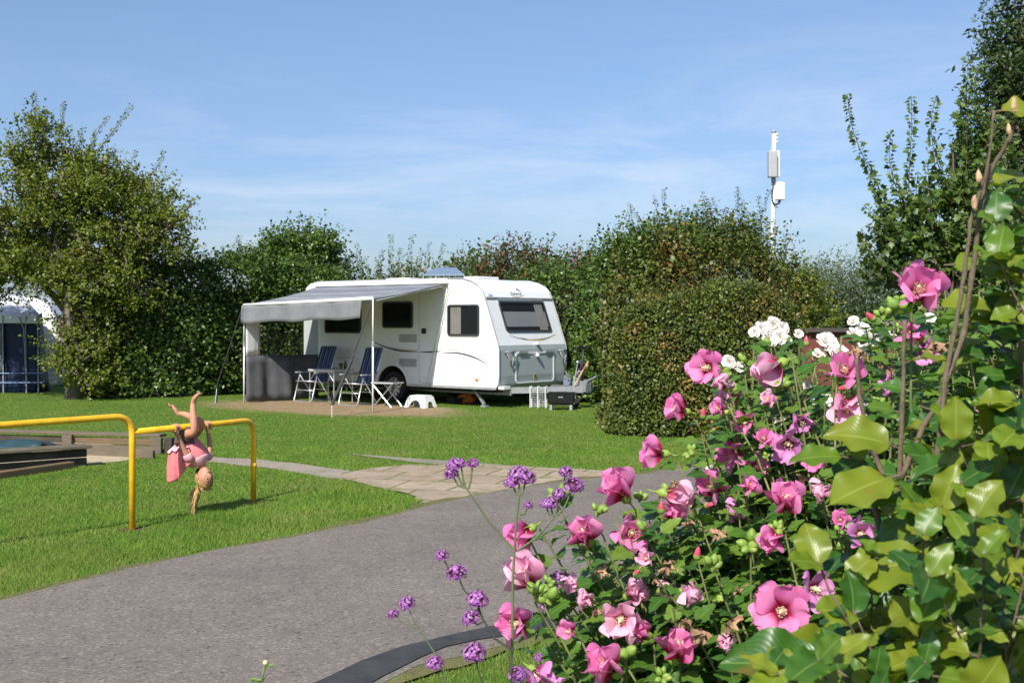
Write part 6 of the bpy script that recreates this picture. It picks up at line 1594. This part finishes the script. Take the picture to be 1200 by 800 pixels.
for i,(px,py,Z,dia) in enumerate(((893,384,3.1,20),(906,380,3.15,22),(918,384,3.1,18),(884,389,3.05,16),(902,397,3.05,24),(914,394,3.0,22),(921,399,3.05,16),(936,391,3.1,14),(969,400,3.0,30),(984,413,2.95,28),(960,414,3.0,18),(1004,392,3.0,26),(1022,402,2.9,36),(1038,398,2.9,32),(1012,384,3.1,20),(1060,403,2.9,24),(1000,376,3.1,16),
      (854,424,2.95,20),(867,430,2.95,16),(851,452,2.9,14),(963,468,2.95,30),(976,474,2.95,22),(920,486,2.95,22),(912,495,2.95,20),(1012,470,2.9,18),(834,552,2.85,20),(1185,463,2.7,18),(1182,432,2.7,12),(1025,448,2.95,16),(946,452,3.0,14),(1090,372,3.0,16))):
    p=at(px,py,Z); d_=Vector((rg.uniform(-.5,.3),-.7,rg.uniform(.1,.8))); s=dia*Z/F/2/.95
    o=bpy.data.objects.new('rose',RMs[i%3]); link(o,ros); q=d_.to_track_quat('Z','Y')@Quaternion((0,0,1),i*1.1)
    o.matrix_local=Matrix.Translation(p-d_.normalized()*s*.4-RB)@q.to_matrix().to_4x4()@Matrix.Diagonal((s,s,s,1))
    shoot_leaves(rstem(p-d_.normalized()*s*.4),.5,40,.045,rg,racc)
for i in range(230):
    px=rg.uniform(835,1230); lim=float(np.interp(px,[835,860,900,950,1000,1040,1090,1150,1230],[445,425,405,400,392,375,350,335,330])); py=rg.uniform(lim,lim+250); Z=rg.uniform(2.8,3.4)
    shoot_leaves(rstem(at(px,py,Z)),.62,55,.048,rg,racc)
flush(racc,'foliage',M_RLEAF,ros,TR,W=1.0)
rst.build('branches',M_STEM,ros,True,origin=RB,flip=False)

# ---- beech in the near foreground, right
BB=Vector((.66,1.42,0)); be=thing('beech_sapling','young beech with big yellow-green wavy leaves and bare woody shoots nearest the camera at right','sapling',BB)
bst=MB(); bacc=newacc()
def woody(pts,r0,r1,acc_=None,dens=0,leaf=.07,t0=.3):
    P=[Vector(p) for p in pts]; Q=[]
    for i in range(len(P)-1):
        for q in range(5): Q.append(P[i].lerp(P[i+1],q/5)+Vector((rg.gauss(0,.0006),rg.gauss(0,.0006),0)))
    Q.append(P[-1]); n=len(Q)
    bst.tube(Q,[r0+(r1-r0)*i/(n-1)+(.0007 if i%5==0 else 0) for i in range(n)],7)
    if dens:
        shoot_leaves(Q,t0,dens,leaf,rg,bacc,droop=.25,spread=1.0); ax=(Q[-1]-Q[-3]).normalized()
        for sgn in (-1,1):
            o=ax.orthogonal().normalized()*.7*sgn; D_=(ax*.7+o+Vector((rg.gauss(0,.2),-.2,-.1))).normalized(); bacc['P'].append(Q[-1].copy()); bacc['D'].append(D_); bacc['N'].append(Vector((rg.gauss(0,.3),-.5,.8))); bacc['L'].append(leaf*rg.uniform(.6,.95)); bacc['stalk'].append((Q[-1],Q[-1]+D_*.003))
    return Q
def A_(px,py,Z): return at(px,py,Z)
woody([BB,A_(1045,900,1.45),A_(1038,700,1.5),A_(1035,640,1.5),A_(1022,580,1.5)],.0065,.0042,dens=6)
woody([BB,A_(1060,900,1.42),A_(1060,760,1.42),A_(1085,640,1.42),A_(1100,520,1.42),A_(1106,450,1.42),A_(1118,390,1.42),A_(1130,320,1.42),A_(1138,260,1.42),A_(1148,225,1.42),A_(1158,195,1.42),A_(1165,130,1.42)],.0046,.0012)
woody([A_(1106,450,1.42),A_(1130,390,1.44),A_(1138,330,1.44),A_(1150,240,1.44),A_(1160,200,1.44),A_(1182,165,1.43),A_(1188,148,1.43)],.0038,.0022)
woody([BB+Vector((.02,.05,0)),A_(1050,820,1.5),A_(1052,600,1.5),A_(1057,480,1.5),A_(1060,375,1.5)],.0046,.0024,dens=4,t0=.5,leaf=.05)
woody([A_(1052,600,1.5),A_(1020,520,1.52),A_(1008,470,1.52),A_(1003,420,1.52)],.004,.002)
woody([A_(1055,560,1.5),A_(1082,500,1.5),A_(1110,455,1.5)],.004,.003)
for tip,Zt2 in (((960,660),1.45),((930,745),1.4),((1000,730),1.35),((1080,600),1.4),((1150,560),1.4),((1195,430),1.45),((1185,330),1.45),((1195,250),1.5),((1120,690),1.3),((1190,640),1.35),((1175,740),1.25),((1060,780),1.25),((1120,770),1.2),((905,790),1.35),((970,780),1.3),((1205,520),1.4),((1165,480),1.45),((1100,540),1.45),((1190,300),1.6),((1010,540),1.45),((1200,380),1.4),((1150,640),1.4)):
    tip=A_(tip[0],tip[1],Zt2); b=Vector((BB.x+rg.gauss(0,.04)+.02,BB.y+rg.gauss(0,.04),.2)) if tip.z<1.45 else A_(1200+rg.uniform(-30,50),760,1.5)
    m_=b.lerp(tip,.6)+Vector((rg.uniform(0,.05),rg.gauss(0,.03),-.02)); woody([b,b.lerp(m_,.6),m_,m_.lerp(tip,.55)+Vector((0,0,.01)),tip],.0026,.0012,dens=26,t0=.55,leaf=.062)
WP=[Vector(v) for v in bst.v[::21] if v[2]>.5]
for i in range(150):
    if i<78: px,py=rg.uniform(885,1225),rg.uniform(560,830); Zb=rg.uniform(1.12,1.5)
    elif i<92: px,py=rg.uniform(985,1215),rg.uniform(500,640); Zb=rg.uniform(1.3,1.55)
    else: px,py=rg.uniform(1120,1225),rg.uniform(215,520); Zb=rg.uniform(1.4,1.65)
    if 1030<px<1125 and 290<py<400: continue
    if px<1050 and py<650: continue
    if px<1165 and py<330: continue
    if py<470 and rg.random()<.45: continue
    if px<1100 and py<560 and rg.random()<.5: continue
    if px<900+(py<760)*75: continue
    tip=A_(px,py,Zb); c_=sorted(WP,key=lambda w:(w-tip).length+max(0,w.z-tip.z)*3)[:3]; b=rg.choice(c_) if py>400 or px<1150 else A_(1240,py+120,Zb)
    if (b-tip).length>.30: b=tip+(b-tip).normalized()*.30+Vector((.03,0,-.05))
    woody([b,b.lerp(tip,.5)+Vector((0,0,-.012)),tip],.0015,.0009,dens=36,t0=.35,leaf=rg.uniform(.040,.058))
# single leaves that stand out: px,py,Z,length px,dir in image,normal
for (px,py,Z,ln,dx,dz,nn) in ((1120,310,1.5,70,1.0,.05,(-.1,-.5,.9)),(1105,360,1.48,60,.9,.15,(0,-.5,.8)),(1180,275,1.45,60,.9,.0,(0,-.5,.8)),(1150,300,1.45,60,1,-.0,(-.1,-.6,.7)),(1165,212,1.5,50,1,.25,(0,-.4,.9)),(1175,130,1.45,50,1,.1,(0,-.6,.7)),(1130,640,1.3,110,.9,-.35,(-.2,-.5,.85)),(1085,655,1.32,100,-.9,-.1,(-.2,-.5,.85)),
   (1170,480,1.42,100,.7,-.5,(-.2,-.5,.8)),(1090,480,1.42,60,.8,-.3,(-.1,-.5,.8)),(985,535,1.42,60,-.9,.1,(0,-.5,.8)),(1040,560,1.4,80,-.9,-.2,(0,-.5,.9)),(1010,690,1.35,90,-.9,.2,(-.1,-.6,.8)),(930,745,1.35,90,.8,-.6,(-.1,-.7,.7)),(960,790,1.3,110,-.8,.3,(-.1,-.6,.8)),(1090,700,1.3,90,.8,-.5,(-.1,-.5,.85)),(1180,670,1.3,100,.8,-.4,(-.1,-.5,.85)),(1120,740,1.28,100,.7,-.6,(-.1,-.6,.8)),(1040,520,1.42,70,-.8,.3,(-.1,-.6,.7)),(1120,600,1.4,90,-.9,.25,(-.1,-.5,.85)),(1190,590,1.4,80,-.8,-.3,(-.1,-.5,.85))):
    p=A_(px,py,Z); bacc['P'].append(p); bacc['D'].append(Vector((dx,rg.uniform(-.35,.1),dz))); bacc['N'].append(Vector(nn)); bacc['L'].append(ln*Z/F); bacc['stalk'].append((p,p-Vector((dx,0,dz))*.015))
def _clear(c,y):
    px=600+F*c.x/c.y; py=H0-F*(c.z-EYE)/c.y; return (px-916)**2+(py-712)**2<52**2 or (px-1076)**2+(py-342)**2<40**2 or ((px-958)**2+(py-690)**2<24**2)
_k=[not _clear(bacc['P'][i]+Vector(bacc['D'][i]).normalized()*bacc['L'][i]*.5,0) for i in range(len(bacc['P']))]
for k_ in bacc: bacc[k_]=[v for v,q in zip(bacc[k_],_k) if q]
flush(bacc,'foliage',M_BLEAF,be,TB,W=.98)
for a,b in bacc['stalk']: bst.tube([a,b],[.0016,.0012],4,cap=False)
bst.build('branches',M_STEMB,be,True,origin=BB,flip=False)
M_BS=simple('bud_scale',(.55,.34,.20),.8,var=.35,scale=120)   # pale peeling bud tips
for px,py,s in ((1188,124,.0050),(1147,207,.0042),(1142,238,.0045),(1182,152,.0036)):
    mb=MB(); mb.lathe([(0,-2*s),(.5*s,-1.4*s),(.8*s,-.4*s),(.7*s,.6*s),(.45*s,1.5*s),(0,2.1*s)],8,A_(px,py,1.41)); mb.v=[tuple(Vector(v)+mnoise.noise_vector(Vector(v)*130)*.0015) for v in mb.v]; mb.build('leaf_bud',M_BS,be,False,origin=BB)

# ---- verbenas
def head_mesh(seed):
    rg=random.Random(seed); mb=MB()
    mb.ball((0,0,-.1),.62,12,1,sc=(1,1,.75))
    for i in range(150):
        u=rg.random(); th=math.acos(1-1.45*u); a=rg.random()*6.28; d_=Vector((math.sin(th)*math.cos(a),math.sin(th)*math.sin(a),math.cos(th)*.85)); c=d_*rg.uniform(.80,1.02); s=rg.uniform(.085,.15)
        e1=d_.orthogonal().normalized(); e2=d_.cross(e1).normalized(); rot_=rg.random()*6; vs=[c]; fs=[]
        for q in range(5):
            for da,rr_ in ((-.42,.85),(0,1.15),(.42,.85)):
                an=rot_+q*1.2566+da; vs.append(c+(e1*math.cos(an)+e2*math.sin(an))*s*rr_+d_*.03)
            b=1+q*3; fs.append((0,b,b+1,b+2))
        mb.add(vs,fs,0)
        mb.tube([d_*.5,c-d_*.02],.035,4,2,cap=False)
    return mb
M_VFL=leafmat('verbena_floret',[(.36,.08,.46),(.52,.14,.62),(.66,.26,.74),(.84,.55,.88)],.25,.6,spec=.2); M_VCAL=simple('verbena_calyx',(.09,.025,.06),.8,var=.3,scale=60)
HM=[]
for s in range(3):
    o=head_mesh(s).build('flower_head',[M_VFL,M_VCAL,M_VCAL],None,False,flip=False); HM.append(o.data); bpy.data.objects.remove(o)
def verbena(label,base,main,r,heads,mat=M_STEMV,leaves=()):
    base=Vector(base); t=thing('verbena',label,'flower',base,group='purple verbenas in front of the hibiscus'); mb=MB()
    mb.tube([base]+[Vector(p) for p in main],[r*1.15]+[r*(1-.5*i/len(main)) for i in range(len(main))],6,cap=False)
    for i,(hp,sz,frm) in enumerate(heads):
        hp=Vector(hp); frm=Vector(frm); m_=frm.lerp(hp,.5)+Vector((0,0,-.008)); mb.tube([frm,m_,hp],[r*.62,r*.5,r*.42],5,cap=False)
        o=bpy.data.objects.new('flower_head',HM[i%3]); link(o,t); d_=(hp-m_).normalized()*.6+Vector((0,-.25,.6)); q=d_.to_track_quat('Z','Y')
        s=sz/2*1.0; o.matrix_local=Matrix.Translation(hp-base)@q.to_matrix().to_4x4()@Matrix.Diagonal((s,s,s,1))
    mb.build('stem',mat,t,True,origin=base,flip=False)
    return t
Z1=2.0; k1=Z1/F
a=lambda px,py,Z=2.0: at(px,py,Z)
verbena('tall purple verbena whose thick stem stands in front of the two left hibiscus blooms',(a(602,800).x,Z1,0),[a(600,860),a(600,760),a(601,680),a(603,642),a(606,600),a(609,578)],.0032,
 [(a(600,565),21*k1,a(609,580)),(a(617,560),24*k1,a(609,580)),(a(608,556),26*k1,a(609,580)),(a(533,545),22*k1,a(546,572)),(a(529,555),18*k1,a(546,572)),(a(540,543),14*k1,a(546,572)),(a(554,543),16*k1,a(549,573)),
  (a(546,571),2*k1,a(602,643)),(a(655,579),18*k1,a(652,604)),(a(672,569),26*k1,a(653,604)),(a(663,553),18*k1,a(653,600)),(a(645,590),20*k1,a(650,604)),(a(638,590),14*k1,a(650,604)),(a(619,592),13*k1,a(609,602)),(a(651,604),2*k1,a(606,645))])
Z2=1.9; k2=Z2/F; b_=lambda px,py: at(px,py,1.9)
verbena('purple verbena leaning left over the road, its four heads stacked along a dark stem',(b_(610,800).x+.03,Z2,0),[b_(600,840),b_(598,760),b_(580,748),b_(566,725),b_(561,712)],.0026,
 [(b_(518,651),18*k2,b_(533,668)),(b_(535,671),26*k2,b_(553,700)),(b_(560,703),27*k2,b_(566,722)),(b_(552,724),24*k2,b_(566,728)),(b_(556,700),18*k2,b_(566,722)),(b_(556,765),30*k2,b_(566,800)),(b_(607,790),24*k2,b_(600,820))],M_STEMD)
Z3=1.85; c3=lambda px,py: at(px,py,1.85); k3=Z3/F
verbena('slender purple verbena leaning farthest left over the road with three small heads',(c3(560,800).x,Z3,0),[c3(545,860),c3(520,790),c3(508,762),c3(495,742)],.0016,
 [(c3(477,707),22*k3,c3(495,742)),(c3(461,719),15*k3,c3(490,735)),(c3(510,777),22*k3,c3(525,805))])
c4_=lambda px,py: at(px,py,2.35); k4=2.35/F
verbena('short purple verbena half hidden among the left hibiscus blooms',(c4_(660,800).x,2.35,0),[c4_(650,860),c4_(640,760),c4_(635,720)],.0022,
 [(c4_(662,682),26*k4,c4_(640,720)),(c4_(640,712),16*k4,c4_(638,735)),(c4_(655,676),18*k4,c4_(640,720)),(c4_(632,770),14*k4,c4_(640,790))])
# ---- weed with one bud at the bottom edge
wz=1.9; w0=at(306,830,wz); t=thing('daisy_weed','thin weed with a single pale bud at the lower edge, left of the verbenas','weed',(w0.x,wz,0))
mb=MB(); mb.tube([Vector((w0.x,wz,0)),at(306,815,wz),at(307,795,wz),at(310,780,wz)],.0022,6); mb.tube([at(307,798,wz),at(312,790,wz)],.0015,5); mb.build('stem',M_STEMV,t,True,origin=t.location)
mb=MB(); mb.ball(at(311,776,wz),.0042,10); mb.build('bud',simple('bud_pale',(.62,.58,.30),.6),t,True,origin=t.location)
wa_=newacc()
for px,py,dx,dz in ((307,797,-1,.1),(307,800,-.8,.5),(309,785,.7,.6)):
    wa_['P'].append(at(px,py,wz)); wa_['D'].append(Vector((dx,-.1,dz))); wa_['N'].append(Vector((0,-.5,1))); wa_['L'].append(.022)
flush(wa_,'leaves',M_HLEAF,t,[T_grid(OVAL,6)],W=.5)
